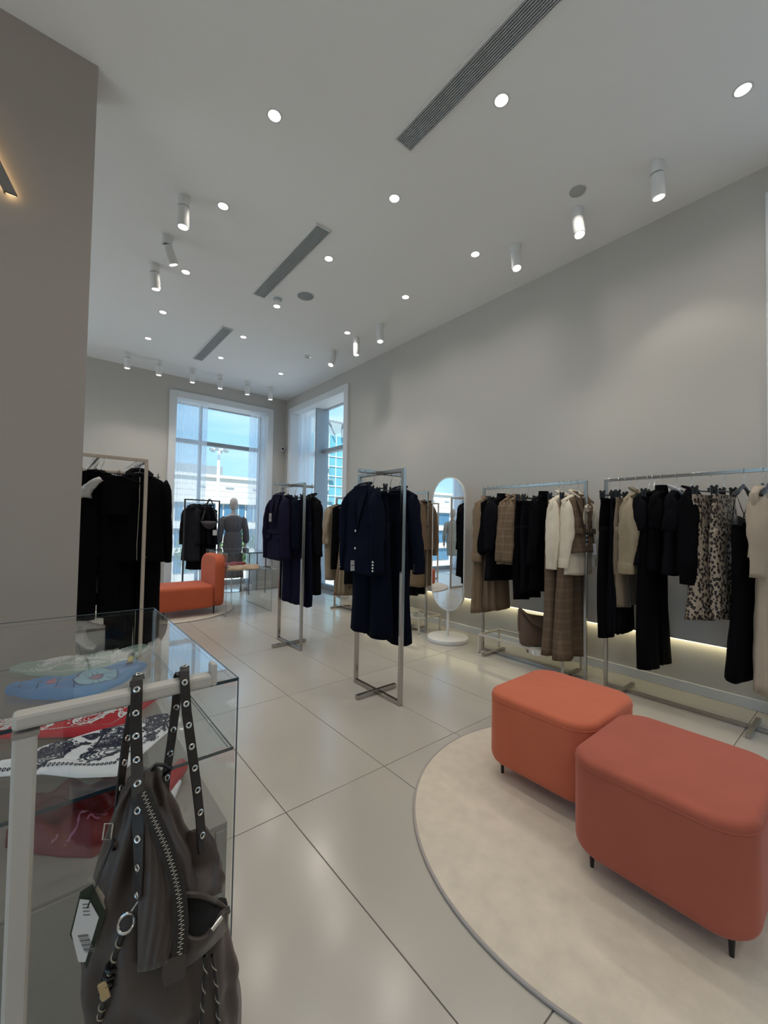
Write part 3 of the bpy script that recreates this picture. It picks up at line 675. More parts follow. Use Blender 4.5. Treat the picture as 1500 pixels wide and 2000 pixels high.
def top_garment(name, label, cat, f, loc, rz=0, L=.75, w_=.20, d=.045, sl='long', slen=.56, r0=.062, r1=.050, flare=1.05, amp=.06, k_=5, collar=None, cf=None, buttons=0, bm_=None, fwd=0, out_=.045, puff=0, cuff=False, waist=1.0, open_=False, hang=True, tag_=None, inner=None, belt=False, zipm=None, dots=None, group=None, pockets=False, hood=False, short=None, kind='wide', wtag=None):
    GN[0] += 1; rnd = random.Random(GN[0]*13+5)
    t = thing(name, label, cat, loc, rz, group)
    if hang: hanger('black hanger holding the '+(short or label), loc, rz, 'wide', .17)
    body = obj('body', torso(L, w_, d, flare, amp, k_, rnd, waist), f, t, smooth='all')
    if sl:
        for s_ in (-1, 1):
            if sl == 'long': mb, c0, rr = sleeve(s_, w_, slen, r0, r1, rnd, fwd, out_, puff=puff)
            else: mb, c0, rr = sleeve(s_, w_, slen, r0*.78, r1*1.1, rnd, 0, out_*.5, rows=10)
            so_ = obj('sleeve', mb, f, t, smooth='all')
            if cuff:
                m1 = MB()
                rings = [[(c0.x+rr*.62*kk*math.cos(2*PI*j/18), c0.y+rr*1.06*kk*math.sin(2*PI*j/18), c0.z+zz) for j in range(18)] for kk, zz in ((1.0, .085), (1.05, .08), (1.05, .0), (1.0, -.004), (.9, .01))]
                obj('cuff', m1.loft(rings, False, False), f, so_, smooth=True)
            if bm_ and buttons and sl == 'long' and not cuff:
                m1 = MB()
                for q in range(3): m1.lathe([(.001, -.003), (.007, -.002), (.007, .002), (.001, .003)], (0, 0, 0), 10)
                mm = MB()
                for q in range(4):
                    for v in range(1): mm.tube([(c0.x+.006+.0*q, c0.y-rr*1.0, c0.z+.03+q*.022), (c0.x+.006, c0.y-rr*1.0-.006, c0.z+.03+q*.022)], .0075, 10)
                obj('cuff_buttons', mm, bm_, so_, smooth=True)
    fy = -(d*1.15+.010)
    if collar == 'lapel':
        mb = MB()
        for s_ in (-1, 1):
            pts = [(s_*.055, .012, -.105), (s_*.085, -.030, -.135), (s_*.092, fy*.95, -.23), (s_*.070, fy-.003, -.29), (s_*.012, fy-.004, -.47), (s_*.004, fy*.98, -.44), (s_*.03, fy*.9, -.26), (s_*.045, -.02, -.14)]
            a = [Vector(p) for p in pts]; off = Vector((0, -.006, 0))
            mb.loft([[tuple(p) for p in a], [tuple(p+off) for p in a]])
        obj('lapels', mb, cf or f, t)
        obj('collar', MB().tube([(-.072, -.030, -.128), (-.062, .012, -.102), (-.03, .038, -.092), (.03, .038, -.092), (.062, .012, -.102), (.072, -.030, -.128)], .010, 8, flat=.022), cf or f, t, smooth=True)
    elif collar == 'shirt':
        obj('collar', MB().tube([(-.03, -.05, -.150), (-.062, -.022, -.118), (-.05, .030, -.088), (0, .045, -.08), (.05, .030, -.088), (.062, -.022, -.118), (.03, -.05, -.150)], .009, 8, flat=.026), cf or f, t, smooth=True)
    elif collar == 'round':
        obj('neckband', MB().tube([(.065*math.cos(a*PI/10), .038*math.sin(a*PI/10)-.004, -.118-.018*max(0, -math.sin(a*PI/10))) for a in range(20)], .008, 6, closed=True), cf or f, t, smooth=True)
    elif collar == 'stand':
        obj('collar', MB().loft([[(.06*k1*math.cos(2*PI*j/20), .042*k1*math.sin(2*PI*j/20), z) for j in range(20)] for k1, z in ((1.1, -.13), (1.0, -.10), (.98, -.07), (.9, -.07), (.9, -.11))], False, True), cf or f, t, smooth=True)
    if hood:
        obj('hood', MB().tube([(-.085, -.035, -.16), (-.095, .02, -.12), (-.06, .06, -.085), (0, .07, -.075), (.06, .06, -.085), (.095, .02, -.12), (.085, -.035, -.16)], .024, 10, flat=.034), f, t, smooth=True)
    if buttons:
        mb = MB(); zb0 = -.47 if collar == 'lapel' else -.2
        for q in range(buttons):
            z = zb0-q*((L+zb0-.06)/max(1, buttons)) if buttons > 1 else zb0-.02
            mb.tube([(.0, fy-.002, z), (.0, fy-.010, z)], .009, 12)
        obj('buttons', mb, bm_ or BLACKP, t, smooth=True)
    if open_: obj('front_edge', MB().bar((.0, fy+.002, -.30), (.0, fy+.002, -L+.012), .006, .012), BLK, t)
    if pockets:
        mb = MB()
        for s_ in (-1, 1): mb.bar((s_*.055, fy-.003, -L*.70), (s_*.15, fy*.8-.003, -L*.70), .012, .045)
        obj('pocket_flaps', mb, f, t, bevel=.002)
    if belt: obj('belt', MB().loft([[(a_*(w_*waist*1.05)*math.cos(2*PI*j/28), a_*d*1.5*math.sin(2*PI*j/28), z) for j in range(28)] for a_, z in ((1, -L*.60), (1.06, -L*.60), (1.06, -L*.60-.045), (1, -L*.60-.045))], False, False), f, t, smooth=True)
    if wtag: obj('care_label', MB().bar((wtag[0]-.012, fy-.012, wtag[1]+.012), (wtag[0]+.012, fy-.014, wtag[1]-.012), .022, .002, (1, 0, 0)), WHTF, t)
    if zipm: obj('zip', MB().tube([(0, fy-.003, -.16), (.004, fy-.008, -.4), (-.004, fy-.006, -L*.8), (0, fy-.003, -L+.01)], .003, 6), zipm, t, smooth=True)
    if inner: obj('inner_hem', torso(L+inner[1], w_*.9, d*.8, 1.0, .03, 4, rnd), inner[0], t, smooth='all')
    if dots: obj('security_tag', MB().tube([(dots[0], dots[1], dots[2]), (dots[0], dots[1]-.012, dots[2])], .028, 20), dots[3], t, smooth=True)
    if tag_:
        tg = obj('price_tag', MB().bar((tag_[0], fy-.012, tag_[1]), (tag_[0]+.004, fy-.015, tag_[1]-tag_[2]), .042, .0015, (1, 0, 0)), TAGW, t)
        obj('tag_print', MB().bar((tag_[0]+.002, fy-.0148, tag_[1]-tag_[2]*.45), (tag_[0]+.0025, fy-.0152, tag_[1]-tag_[2]*.52), .028, .0015, (1, 0, 0)), TAGD, tg)
    return t
def trousers(label, f, loc, rz=0, L=1.05, w_=.17, flare=1.0, d=.028, short=None, name='trousers', hang=True, crease=.15, split=.28, tag_=None, dots=None, group=None, cat='trousers', bend=0):
    GN[0] += 1; rnd = random.Random(GN[0]*17+3); t = thing(name, label, cat, loc, rz, group)
    if hang: hanger('black clip hanger holding the '+(short or label), loc, rz, 'clip', w_)
    top = -.165; ph = rnd.uniform(0, 6)
    rings = [[(w_*k1*se(2*PI*j/40, .7)[0], d*k2*se(2*PI*j/40, .8)[1], z) for j in range(40)] for k1, k2, z in ((.985, .5, top), (1.0, .62, top-.02), (1.01, .7, top-.045), (1.08, 1.0, top-.12), (1.14, 1.2, top-.22), (1.12, 1.2, top-split), (.9, .8, top-split-.03))]
    obj('hips', MB().loft(rings), f, t, smooth='all')
    obj('waistband', MB().loft([[(w_*k1*se(2*PI*j/40, .7)[0], d*k2*se(2*PI*j/40, .8)[1], z) for j in range(40)] for k1, k2, z in ((.99, .56, top+.003), (1.015, .70, top), (1.02, .76, top-.038), (1.0, .7, top-.042))], False, False), f, t, smooth=True)
    for s_ in (-1, 1):
        rg = []
        n = 18
        for i in range(n+1):
            q = i/n; z = top-split+.04-(L+top-split+.04)*q
            hw = w_*.56*(1+(flare-1)*q); cx = s_*(w_*.56+.004+(flare-1)*w_*.35*q); dd = d*(1.15+.5*q*flare)
            cy = .006*math.sin(q*5+ph)+s_*.006+bend*q
            ring = []
            for j in range(28):
                a = 2*PI*j/28; c, s2 = se(a, .75)
                fo = 1+.16*q*math.sin(3*a+ph+4*q)+.08*math.sin(7*a+ph*2)*q
                ring.append((cx+hw*c*(1+.02*math.sin(20*q+ph)), cy+dd*s2*fo-crease*dd*math.exp(-(c*4)**2), z+(.006*math.sin(2*a) if i == n else 0)))
            rg.append(ring)
        last = rg[-1]; mx_ = sum(p[0] for p in last)/28; my_ = sum(p[1] for p in last)/28
        rg.append([(mx_+(x-mx_)*.93, my_+(y-my_)*.85, z+.003) for x, y, z in last]); rg.append([(mx_+(x-mx_)*.9, my_+(y-my_)*.7, z+.06) for x, y, z in last])
        obj('trouser_leg', MB().loft(rg), f, t, smooth='all')
    if dots: obj('security_tag', MB().tube([(dots[0], dots[1], dots[2]), (dots[0], dots[1]-.012, dots[2])], .024, 20), dots[3], t, smooth=True)
    if tag_: obj('price_tag', MB().bar((tag_[0], -d*1.6, tag_[1]), (tag_[0]+.01, -d*1.7, tag_[1]-.07), .04, .0015, (1, 0, 0)), TAGW, t)
    return t
def skirt(label, f, loc, rz=0, L=.85, w_=.15, flare=1.5, pleats=11, amp=.18, d=.035, short=None, hang=True, name='skirt', cat='skirt', top=-.165, band=True, dots=None):
    GN[0] += 1; rnd = random.Random(GN[0]*19+3); t = thing(name, label, cat, loc, rz); ph = rnd.uniform(0, 6); n = 20; M_ = max(60, pleats*8)
    if hang: hanger('black clip hanger holding the '+(short or label), loc, rz, 'clip', w_)
    rings = []
    for i in range(n+1):
        q = i/n; z = top-(L+top)*q; hw = w_*(1+(flare-1)*q**.8); dd = d*(.6+1.6*q)
        ring = []
        for j in range(M_):
            a = 2*PI*j/M_; c, s_ = se(a, .8); ff = 1+amp*min(1, q*2.2)*math.sin(pleats*a+ph)
            ring.append((hw*c*(1+.25*(ff-1)), dd*s_*ff+.006*math.sin(q*4+ph), z+(.008*math.sin(pleats*a+ph) if i == n else 0)))
        rings.append(ring)
    last = rings[-1]; rings.append([(x*.95, y*.85, z+.003) for x, y, z in last]); rings.append([(x*.92, y*.7, z+.07) for x, y, z in last])
    obj('panels', MB().loft(rings), f, t, smooth='all')
    if band: obj('waistband', MB().loft([[(w_*k1*se(2*PI*j/40, .8)[0], d*k2*se(2*PI*j/40, .8)[1], z) for j in range(40)] for k1, k2, z in ((1.0, .62, top+.002), (1.02, .75, top), (1.03, .8, top-.04), (1.0, .7, top-.043))], False, False), f, t, smooth=True)
    if dots: obj('button', MB().tube([(dots[0], dots[1], dots[2]), (dots[0], dots[1]-.012, dots[2])], .026, 20), dots[3], t, smooth=True)
    return t
def slip(label, f, loc, rz=0, L=1.35, w_=.15, flare=1.35, short=None, name='slip_dress', strap=.16, amp=.07, hang=True, lace=None, d=.045):
    GN[0] += 1; rnd = random.Random(GN[0]*23+3); t = thing(name, label, 'dress', loc, rz)
    if hang: hanger('black hanger holding the '+(short or label), loc, rz, 'wide', .17)
    zt = -.18-strap
    obj('body', torso(L, w_, d, flare, amp, 5, rnd, .92, strapless=zt), f, t, smooth='all')
    for s_ in (-1, 1): obj('strap', MB().tube([(s_*.085, -.04, zt-.005), (s_*.105, -.02, zt+strap*.5), (s_*.125, 0, -.165), (s_*.11, .02, zt+strap*.5), (s_*.085, .035, zt-.005)], .0028, 6), f, t, smooth=True)
    if lace: obj('bust_trim', MB().loft([[(w_*k1*se(2*PI*j/30, .8)[0], .05*k1*se(2*PI*j/30, .8)[1]*.75, zz+.012*math.cos(2*j*2*PI/30)) for j in range(30)] for k1, zz in ((.86, zt+.012), (.93, zt), (.97, zt-.05))], False, False), lace, t, smooth=True)
    return t
RH = 1.79
RZ = RH-.013
# ---- nearest right rack
X1 = 3.77
trousers('black wide trousers, leftmost on the nearest right rack', BLK, (X1, 1.487, RZ), L=1.33, w_=.17, short='leftmost black trousers on the nearest right rack')
skirt('black pleated long skirt behind the tan suede trousers', BLK2, (X1, 1.41, RZ), L=1.28, flare=1.25, pleats=14, amp=.15)
trousers('tan suede straight trousers on the nearest right rack', SUEDE, (X1, 1.355, RZ), -.12, L=1.06, w_=.155, flare=.95, d=.03)
top_garment('shirt_jacket', 'gold beige satin shirt jacket with buttoned cuffs', 'jacket', GOLD, (X1, 1.275, RZ), -.1, L=.78, collar='shirt', r0=.068, r1=.055, slen=.60, cuff=True, amp=.08, puff=.012)
top_garment('tee_shirt', 'black short sleeved top above long black trousers', 'top', BLK2, (X1, 1.19, RZ), -.15, L=.70, sl='short', slen=.26, collar='round', w_=.21, dots=(.03, -.065, -.22, PEARL))
trousers('longest black trousers hanging nearly to the floor', BLK, (X1, 1.155, RZ), -.15, L=1.50, w_=.17, flare=1.15, d=.032)
top_garment('tee_shirt', 'soft black mock neck top beside the short sleeved top', 'top', BLK, (X1, 1.10, RZ), -.05, L=.74, sl='short', slen=.24, collar='stand')
top_garment('jacket', 'black jacket with white shirt collar', 'jacket', BLK2, (X1, 1.0, RZ), -.05, L=.76, sl='short', slen=.26, collar='shirt', cf=WHTF, dots=(.0, -.07, -.62, mat('dark_tag', (.03, .03, .035), .4)))
top_garment('blazer', 'black long sleeved blazer left of the leopard print trousers', 'blazer', BLK, (X1, .905, RZ), -.05, L=.74, collar='lapel', slen=.64, r0=.07, r1=.055, fwd=-.03)
trousers('leopard print wide trousers on a clip hanger', LEO, (X1+.01, .80, RZ), -.28, L=1.06, w_=.19, flare=1.12, d=.035, crease=.1)
trousers('second leopard print trousers, darker, behind the first pair', LEO, (X1+.02, .715, RZ), -.2, L=1.04, w_=.16, flare=1.05, d=.028)
slip('black slip dress with thin straps', BLK, (X1-.02, .60, RZ), -.15, L=1.42, w_=.16, flare=1.5, lace=LEATH)
top_garment('cardigan', 'oat knitted cardigan at the right edge of the view', 'cardigan', CRM2, (X1-.03, .50, RZ), -.1, L=.60, w_=.17, slen=.55, r0=.062, r1=.042, collar='round', puff=.012)
slip('cream ribbed long dress at the right edge of the view', CRM2, (X1-.02, .47, RZ), -.1, L=1.46, w_=.15, flare=1.4, strap=.10, amp=.14)
skirt('silver grey pleated skirt at the right edge of the view', SILV, (X1, .435, RZ), -.1, L=1.38, flare=1.6, pleats=12, amp=.2, top=-.45, hang=False) if False else None
# ---- middle right rack
X2 = 3.74
ys2 = [2.745, 2.667, 2.582, 2.438, 2.354, 2.261, 2.193, 2.084, 1.994, 1.883, 1.763]
top_garment('trench_coat', 'long beige trench coat, leftmost on the rack beside the mirror', 'coat', TAN, (X2, ys2[0], RZ), -.05, L=1.34, collar='lapel', slen=.62, r0=.07, r1=.058, cuff=True, flare=1.15, amp=.14, fwd=-.02)
top_garment('blouse', 'thin black blouse beside the beige trench coat', 'blouse', BLK, (X2, ys2[1], RZ), -.05, L=.66, collar='round', slen=.55, r0=.055)
skirt('tan pleated long skirt behind the black cape', BRN, (X2, 2.62, RZ), -.05, L=1.30, flare=1.15, pleats=8, amp=.25)
top_garment('cape', 'black cape jacket with one large button', 'jacket', BLK2, (X2, ys2[2]-.02, RZ), -.1, L=.98, collar='stand', slen=.50, r0=.09, r1=.075, flare=1.2, amp=.1, dots=(-.08, -.08, -.80, mat('dark_button', (.02, .022, .03), .3)))
top_garment('blazer', 'tan plaid blazer, left one of two on the rack', 'blazer', PLD, (X2, ys2[3], RZ), -.05, L=.80, collar='lapel', slen=.60, r0=.068, r1=.056, bm_=BLACKP, buttons=1)
top_garment('blazer', 'tan plaid blazer, right one of two on the rack', 'blazer', PLD, (X2, ys2[4], RZ), -.05, L=.80, collar='lapel', slen=.60, r0=.068, r1=.056, bm_=BLACKP, buttons=1)
trousers('narrow black trousers right of the plaid blazers', BLK, (X2, ys2[5], RZ), -.1, L=1.13, w_=.17, d=.03)
trousers('black cropped trousers with a slit hem', BLK2, (X2, ys2[6], RZ), -.1, L=1.06, w_=.17, flare=.9)
top_garment('jacket', 'black jacket with raised collar left of the cream shirts', 'jacket', BLK, (X2, ys2[7], RZ), -.08, L=1.02, collar='stand', slen=.62, r0=.06, flare=1.0)
top_garment('shirt', 'cream long sleeved shirt, left one of the pair', 'shirt', CRM, (X2-.01, 1.885, RZ), -.12, L=.74, collar='shirt', slen=.62, r0=.062, r1=.050, cuff=True, puff=.014, fwd=-.01)
trousers('brown plaid wide trousers under the left cream shirt', PLD2, (X2-.02, 1.925, RZ), -.08, L=1.58, w_=.155, flare=1.25, d=.034)
trousers('brown plaid wide trousers under the vest, longest on the rack', PLD2, (X2, 1.815, RZ), -.08, L=1.60, w_=.165, flare=1.3, d=.034)
top_garment('blouse', 'cream blouse with brown plaid vest layered over it', 'blouse', CRM, (X2-.01, 1.755, RZ), -.22, L=.84, collar='shirt', slen=.60, r0=.064, r1=.050, cuff=True, puff=.014, w_=.18, flare=1.0)
t = top_garment('vest', 'brown plaid buttoned vest worn over the cream blouse', 'vest', PLD2, (X2+.005, 1.742, RZ), -.22, L=.64, sl=None, w_=.165, d=.058, collar='lapel', buttons=3, bm_=BLACKP, pockets=True, tag_=(.09, -.56, .10), hang=False)
# silk scarf flower on the blouse
t = thing('neck_scarf', 'cream satin scarf tied in a rosette on the blouse collar', 'scarf', (X2-.045, 1.655, RZ-.245), -.12)
SAT = mat('satin_scarf', (.50, .43, .33), .35, var=.2, nscale=40)
mb = MB()
for q in range(5):
    a = q*1.26; mb.tube([(.028*math.cos(a+i*.5)*(1-.12*i), -.012*(i % 2)-.006, .026*math.sin(a+i*.5)*(1-.12*i)) for i in range(5)], [.010, .014, .015, .012, .006], 8)
obj('rosette', mb, SAT, t, smooth=True)
for s_ in (-1, .3): obj('scarf_end', MB().loft([[(s_*.02-hw_, -.006-.004*math.sin(zz*60), zz), (s_*.02+hw_, .0, zz), (s_*.02+hw_, .006, zz), (s_*.02-hw_, .004, zz)] for hw_, zz in ((.008, -.01), (.018, -.05), (.022, -.09), (.016, -.12), (.003, -.145))]), SAT, t, smooth=True)
# ---- far right rack along the wall
X3 = 3.73
top_garment('coat', 'wide sleeved long beige coat at far end of the long rack', 'coat', BEI, (X3-.03, 5.70, RZ), -.05, L=1.34, collar='round', slen=.58, r0=.085, r1=.08, cuff=True, flare=.85, w_=.22)
top_garment('dress', 'black sheath dress right of the long beige coat', 'dress', BLK, (X3, 5.56, RZ), -.05, L=1.15, sl=None, collar='round', flare=1.05, w_=.2)
slip('brown wrap dress with a big dark button at the hem', TAN, (X3, 5.42, RZ), -.1, L=1.55, w_=.15, flare=1.5, strap=.02, amp=.18)
skirt('tan pleated skirt hanging behind the brown wrap dress', BEI, (X3, 5.30, RZ), -.05, L=1.52, flare=1.5, pleats=9, amp=.25, dots=(-.1, -.11, -1.40, BROWNL))
top_garment('dress', 'black long dress in the middle of the long rack', 'dress', BLK2, (X3, 5.17, RZ), -.05, L=1.34, sl=None, collar='round', flare=1.1)
top_garment('blouse', 'beige short sleeved blouse with ruffled sleeves', 'blouse', BEI, (X3, 5.0, RZ), -.05, L=.70, sl='short', slen=.42, r0=.07, r1=.075, amp=.12, flare=1.1)
skirt('tan pleated skirt beside the ruffled blouse', BRN, (X3, 4.87, RZ), -.05, L=1.45, flare=1.4, pleats=8, amp=.25)
top_garment('jacket', 'black jacket on the long rack behind the navy blazer', 'jacket', BLK, (X3, 4.72, RZ), -.05, L=.95, collar='stand', slen=.6)
top_garment('coat', 'tan long coat on the long rack behind the navy trousers', 'coat', TAN, (X3, 4.55, RZ), -.05, L=1.38, collar='shirt', slen=.6, flare=1.1)
trousers('black trousers on the long rack behind the navy trousers', BLK, (X3, 4.38, RZ), -.05, L=1.3)
top_garment('coat', 'brown long coat on the long rack near its right end', 'coat', BRN, (X3, 4.15, RZ), -.05, L=1.3, collar='lapel', slen=.6)
trousers('black trousers showing below the tan jacket beside the mirror', BLK2, (X3, 3.80, RZ), -.05, L=1.32, w_=.15, flare=.9)
skirt('tan short skirt below the tan jacket beside the mirror', TAN, (X3, 3.74, RZ), -.05, L=1.20, flare=1.15, pleats=3, amp=.05)
top_garment('jacket', 'camel jacket at right end of the long rack beside the mirror', 'jacket', TAN, (X3-.01, 3.70, RZ), -.05, L=.74, collar='round', cf=BLK, slen=.64, r0=.07, r1=.058, w_=.2, buttons=2)
# window side rack
for i, (yy, lb, f_) in enumerate(((-.10, 'black leather jacket, left one on the low white rack', LEATH), (.03, 'blue black leather coat, middle one on the low white rack', NAVY3), (.16, 'black leather jacket, right one on the low white rack', LEATH))):
    top_garment('leather_jacket', lb, 'jacket', f_, (3.47+yy, 6.62, 1.705), -1.2, L=.92+.03*i, collar='shirt', slen=.62, r0=.066, d=.05)
# ---- centre cross racks
CZ = 1.79-.016
top_garment('blazer', 'dark navy blazer with lapels on the nearer centre rack, facing left', 'blazer', NAVY, (1.925, 2.588, CZ), -1.50, L=.80, collar='lapel', slen=.62, r0=.072, r1=.058, w_=.195, buttons=2, bm_=PEARL, tag_=(-.02, -.70, .08), d=.05)
trousers('dark navy wide trousers, left pair on the nearer centre rack', NAVY2, (2.02, 2.588, CZ), -1.5, L=1.28, w_=.16, flare=1.25, d=.034)
trousers('dark navy flared trousers, right pair on the nearer centre rack', NAVY2, (2.20, 2.588, CZ), -1.5, L=1.36, w_=.165, flare=1.3, d=.036)
top_garment('blazer', 'dark navy blazer with silver cuff buttons on the nearer centre rack', 'blazer', NAVY, (2.30, 2.588, CZ), -1.45, L=.78, collar='lapel', slen=.64, r0=.075, r1=.062, w_=.2, buttons=1, bm_=PEARL, fwd=.02, out_=.06)
top_garment('blazer', 'violet navy belted blazer with lapels on the farther centre rack', 'blazer', PURPN, (1.96, 4.19, CZ), -1.5, L=.82, collar='lapel', slen=.64, r0=.066, r1=.056, w_=.19, tag_=(-.03, -.32, .09), belt=True, pockets=True)
top_garment('blouse', 'navy blouse beside the belted blazer on the farther centre rack', 'blouse', NAVY, (2.07, 4.19, CZ), -1.5, L=.75, collar='round', slen=.55, r0=.06)
trousers('navy trousers on the farther centre rack, left pair', PURPN, (2.155, 4.19, CZ), -1.5, L=1.30, w_=.16, flare=1.15)
trousers('navy trousers on the farther centre rack, right pair', NAVY, (2.25, 4.19, CZ), -1.5, L=1.34, w_=.16, flare=1.15)
top_garment('coat', 'black long coat with white security disc on the farther centre rack', 'coat', BLK2, (2.36, 4.19, CZ), -1.5, L=1.22, collar='shirt', slen=.62, r0=.066, w_=.19, dots=(.10, -.085, -1.12, WHTF))
# ---- left double racks
LZ = 1.965-.016; XA, XB = .755, -.105
top_garment('hooded_jacket', 'black zip hooded jacket at front of the tall beige rack', 'jacket', BLK, (XA-.03, 4.83, LZ), -.12, L=1.02, w_=.27, d=.07, hood=True, slen=.86, r0=.095, r1=.06, out_=.055, flare=.95, amp=.05, zipm=PEARL, kind='wide', tag_=None, wtag=(.07, -.96))
trousers('long black wide trousers under the zip hooded jacket', BLK, (XA-.03, 4.90, LZ), -.1, L=1.90, w_=.20, flare=1.05, d=.05)
XM = .44
for i, (xx, yy, kind_, f_, L_, lb) in enumerate((
    (XA-.04, 4.99, 'top', NAVY2, 1.0, 'ink blue jumper, second on the tall beige rack'),
    (XA-.04, 5.08, 'top', BLK2, 1.25, 'black coat, third on the tall beige rack'),
    (XA-.04, 5.18, 'trs', BLK, 1.70, 'black trousers, fourth on the tall beige rack'),
    (XA-.04, 5.28, 'top', NAVY3, 1.30, 'blue black coat, fifth on the tall beige rack'),
    (XA-.04, 5.42, 'top', BLK, 1.20, 'black jacket, sixth on the tall beige rack'),
    (XA-.04, 5.56, 'top', GRYF, 1.10, 'dark grey coat, seventh on the tall beige rack'),
    (XA-.04, 5.72, 'top', BLK2, 1.10, 'black jacket at far end of the tall beige rack'))):
    if kind_ == 'trs': trousers(lb, f_, (xx, yy, LZ), -.05, L=L_, w_=.19)
    else: top_garment('coat' if L_ > 1.05 else 'jumper', lb, 'coat' if L_ > 1.05 else 'jumper', f_, (xx, yy, LZ), -.08, L=L_, w_=.24, d=.055, slen=.68, r0=.075, collar='round' if i % 2 else 'shirt')
obj('hanging_rail', MB().bar((.035, -.70, 1.95), (.035, .70, 1.95), .026), BEIGEM, LEFTRACK, bevel=.002)
for i, (yy, kind_, f_, L_, lb) in enumerate((
    (4.86, 'top', BLK, .95, 'black top with a raised grey white lining sleeve on inner rail'),
    (4.83, 'trs', BLK, 1.55, 'black cropped trousers at front of the inner rail'),
    (5.02, 'top', NAVY3, 1.15, 'blue black coat, second on the inner rail'),
    (5.18, 'top', GRYF, 1.35, 'charcoal coat, third on the inner rail'),
    (5.36, 'top', BLK2, 1.50, 'soft black long coat, fourth on the inner rail'))):
    if kind_ == 'trs': trousers(lb, f_, (.40, yy, LZ), -.08, L=L_, w_=.17, flare=.95)
    else: top_garment('coat', lb, 'coat', f_, (.36, yy, LZ), -.05, L=L_, w_=.17, d=.05, slen=.6, r0=.06, collar='round')
# pale crumpled sleeve lining
def crump(u, v):
    return (.19-.30*u+.02*math.sin(9*v), -.05-.02*math.sin(7*u+4*v), -.13-.30*u*(.55+.5*v)-.22*v*(1-.35*u)+.012*math.sin(14*u+9*v))
t = thing('satin_top', 'pale grey satin short sleeve sticking out between black garments', 'top', (.52, 4.72, LZ-.05), -.1)
t.rotation_euler = (0, 0, -.1)
sm_ = sleeve(-1, .17, .20, .085, .10, random.Random(4), out_=.12, top=-.14, rows=10)[0]
obj('sleeve', sm_, mat('satin_grey', (.40, .40, .39), .35, var=.15, nscale=20, bump=.5, bscale=25), t, smooth='all')
obj('body', torso(.5, .12, .03, .9, .05, 4, random.Random(8)), BLK, t, smooth='all')
for yy, lb in ((7.45, 'black long coat on the small far left rack, front one'), (7.60, 'black long coat on the small far left rack, back one')):
    top_garment('coat', lb, 'coat', BLK2, (.745, yy, 1.904), 0, L=1.2, slen=.6, r0=.06)
# ---- small dark rack before the end window (rail along local x, rz .13)
BZ = 1.73-.011
for i, (dx, f_, L_, nm, lb) in enumerate(((-.18, fab('charcoal', (.016, .016, .019)), 1.05, 'coat', 'charcoal wool coat on the dark rack before the end window'), (-.10, BLK, 1.20, 'dress', 'long black dress on the dark rack before the end window'), (-.0, BLK2, 1.15, 'coat', 'black coat behind the handbag on the dark window rack'), (.10, BLK, .95, 'jacket', 'black jacket on right of the dark window rack'))):
    top_garment(nm, lb, nm, f_, (2.11+dx, 7.56+dx*.13, BZ), -1.05, L=L_, w_=.18, slen=.60, r0=.065, collar='shirt')

# ------------------------------------------------------------ benches, trays, brown bag
def bench(x0, x1, y0, y1, H, label):
    t = thing('low_bench_frame', label, 'display stand', ((x0+x1)/2, (y0+y1)/2, 0)); a, b = (x1-x0)/2-.01, (y1-y0)/2-.01; w_ = .020
    for sx_ in (-1, 1):
        for sy_ in (-1, 1):
            l_ = obj('leg', MB().bar((sx_*a, sy_*b, .004), (sx_*a, sy_*b, H-w_), w_, w_, (0, 1, 0)), CREAM, t, bevel=.0015)
            obj('foot_pad', MB().cyl((sx_*a, sy_*b), .011, 0, .005, 12), BLACKP, l_)
    for sx_ in (-1, 1): obj('long_rail', MB().bar((sx_*a, -b-.01, H-w_/2), (sx_*a, b+.01, H-w_/2), w_), CREAM, t, bevel=.0015)
    for sy_ in (-1, 1): obj('end_rail', MB().bar((-a+.01, sy_*b, H-w_/2), (a-.01, sy_*b, H-w_/2), w_), CREAM, t, bevel=.0015)
    return t
BN1 = bench(3.62, 4.0, 1.82, 2.76, .20, 'low cream metal bench frame under the plaid jackets rack')
BN2 = bench(3.60, 4.0, 3.64, 4.70, .20, 'low cream metal bench frame under the long rack by the mirror')
bench(3.60, 4.0, 4.75, 5.6, .20, 'low cream metal bench frame under the far end of the long rack')
for bn, px_, py_, r_ in ((BN1, -.02, -.15, .13), (BN2, .03, -.10, .12)):
    tr = obj('round_tray', MB().lathe([(.001, .196), (r_+.022, .196), (r_+.025, .200), (r_+.022, .207), (.001, .207)], (px_, py_, 0), n=40), mat('tray_top', (.55, .55, .50), .15), bn, smooth=True)
    obj('mirrored_skirt', MB().lathe([(r_-.002, .1955), (r_, .194), (r_, .125), (r_-.004, .124)], (px_, py_, 0), n=40, caps=False), STEEL, tr, smooth=True)
t = thing('leather_bag', 'slouchy brown leather shoulder bag on the round tray under the plaid jackets', 'bag', (3.74, 2.14, .2085), -.7)
rg = []
for z, hx, hy in ((0, .12, .05), (.006, .128, .058), (.06, .135, .062), (.14, .136, .055), (.20, .138, .04), (.235, .14, .026)):
    rg.append([(hx*se(2*PI*j/36, .6)[0], hy*se(2*PI*j/36, .7)[1]+.004*math.sin(z*40), z+(.03*(abs(math.cos(2*PI*j/36))**2)-.02-.035*math.cos(2*PI*j/36) if z > .19 else 0)) for j in range(36)])
rg.append([(x*.96, y*.7, z-.005) for x, y, z in rg[-1]]); rg.append([(x*.9, y*.6, .12) for x, y, z in rg[-1]])
obj('body', MB().loft(rg), BROWNL, t, smooth='all')
obj('handle', MB().tube([(-.13, -.015, .265), (-.10, -.055, .235), (-.06, -.072, .18), (0, -.078, .155), (.06, -.07, .165), (.10, -.05, .185), (.13, -.02, .205)], .006, 8, flat=.014), BROWNL, t, smooth=True)
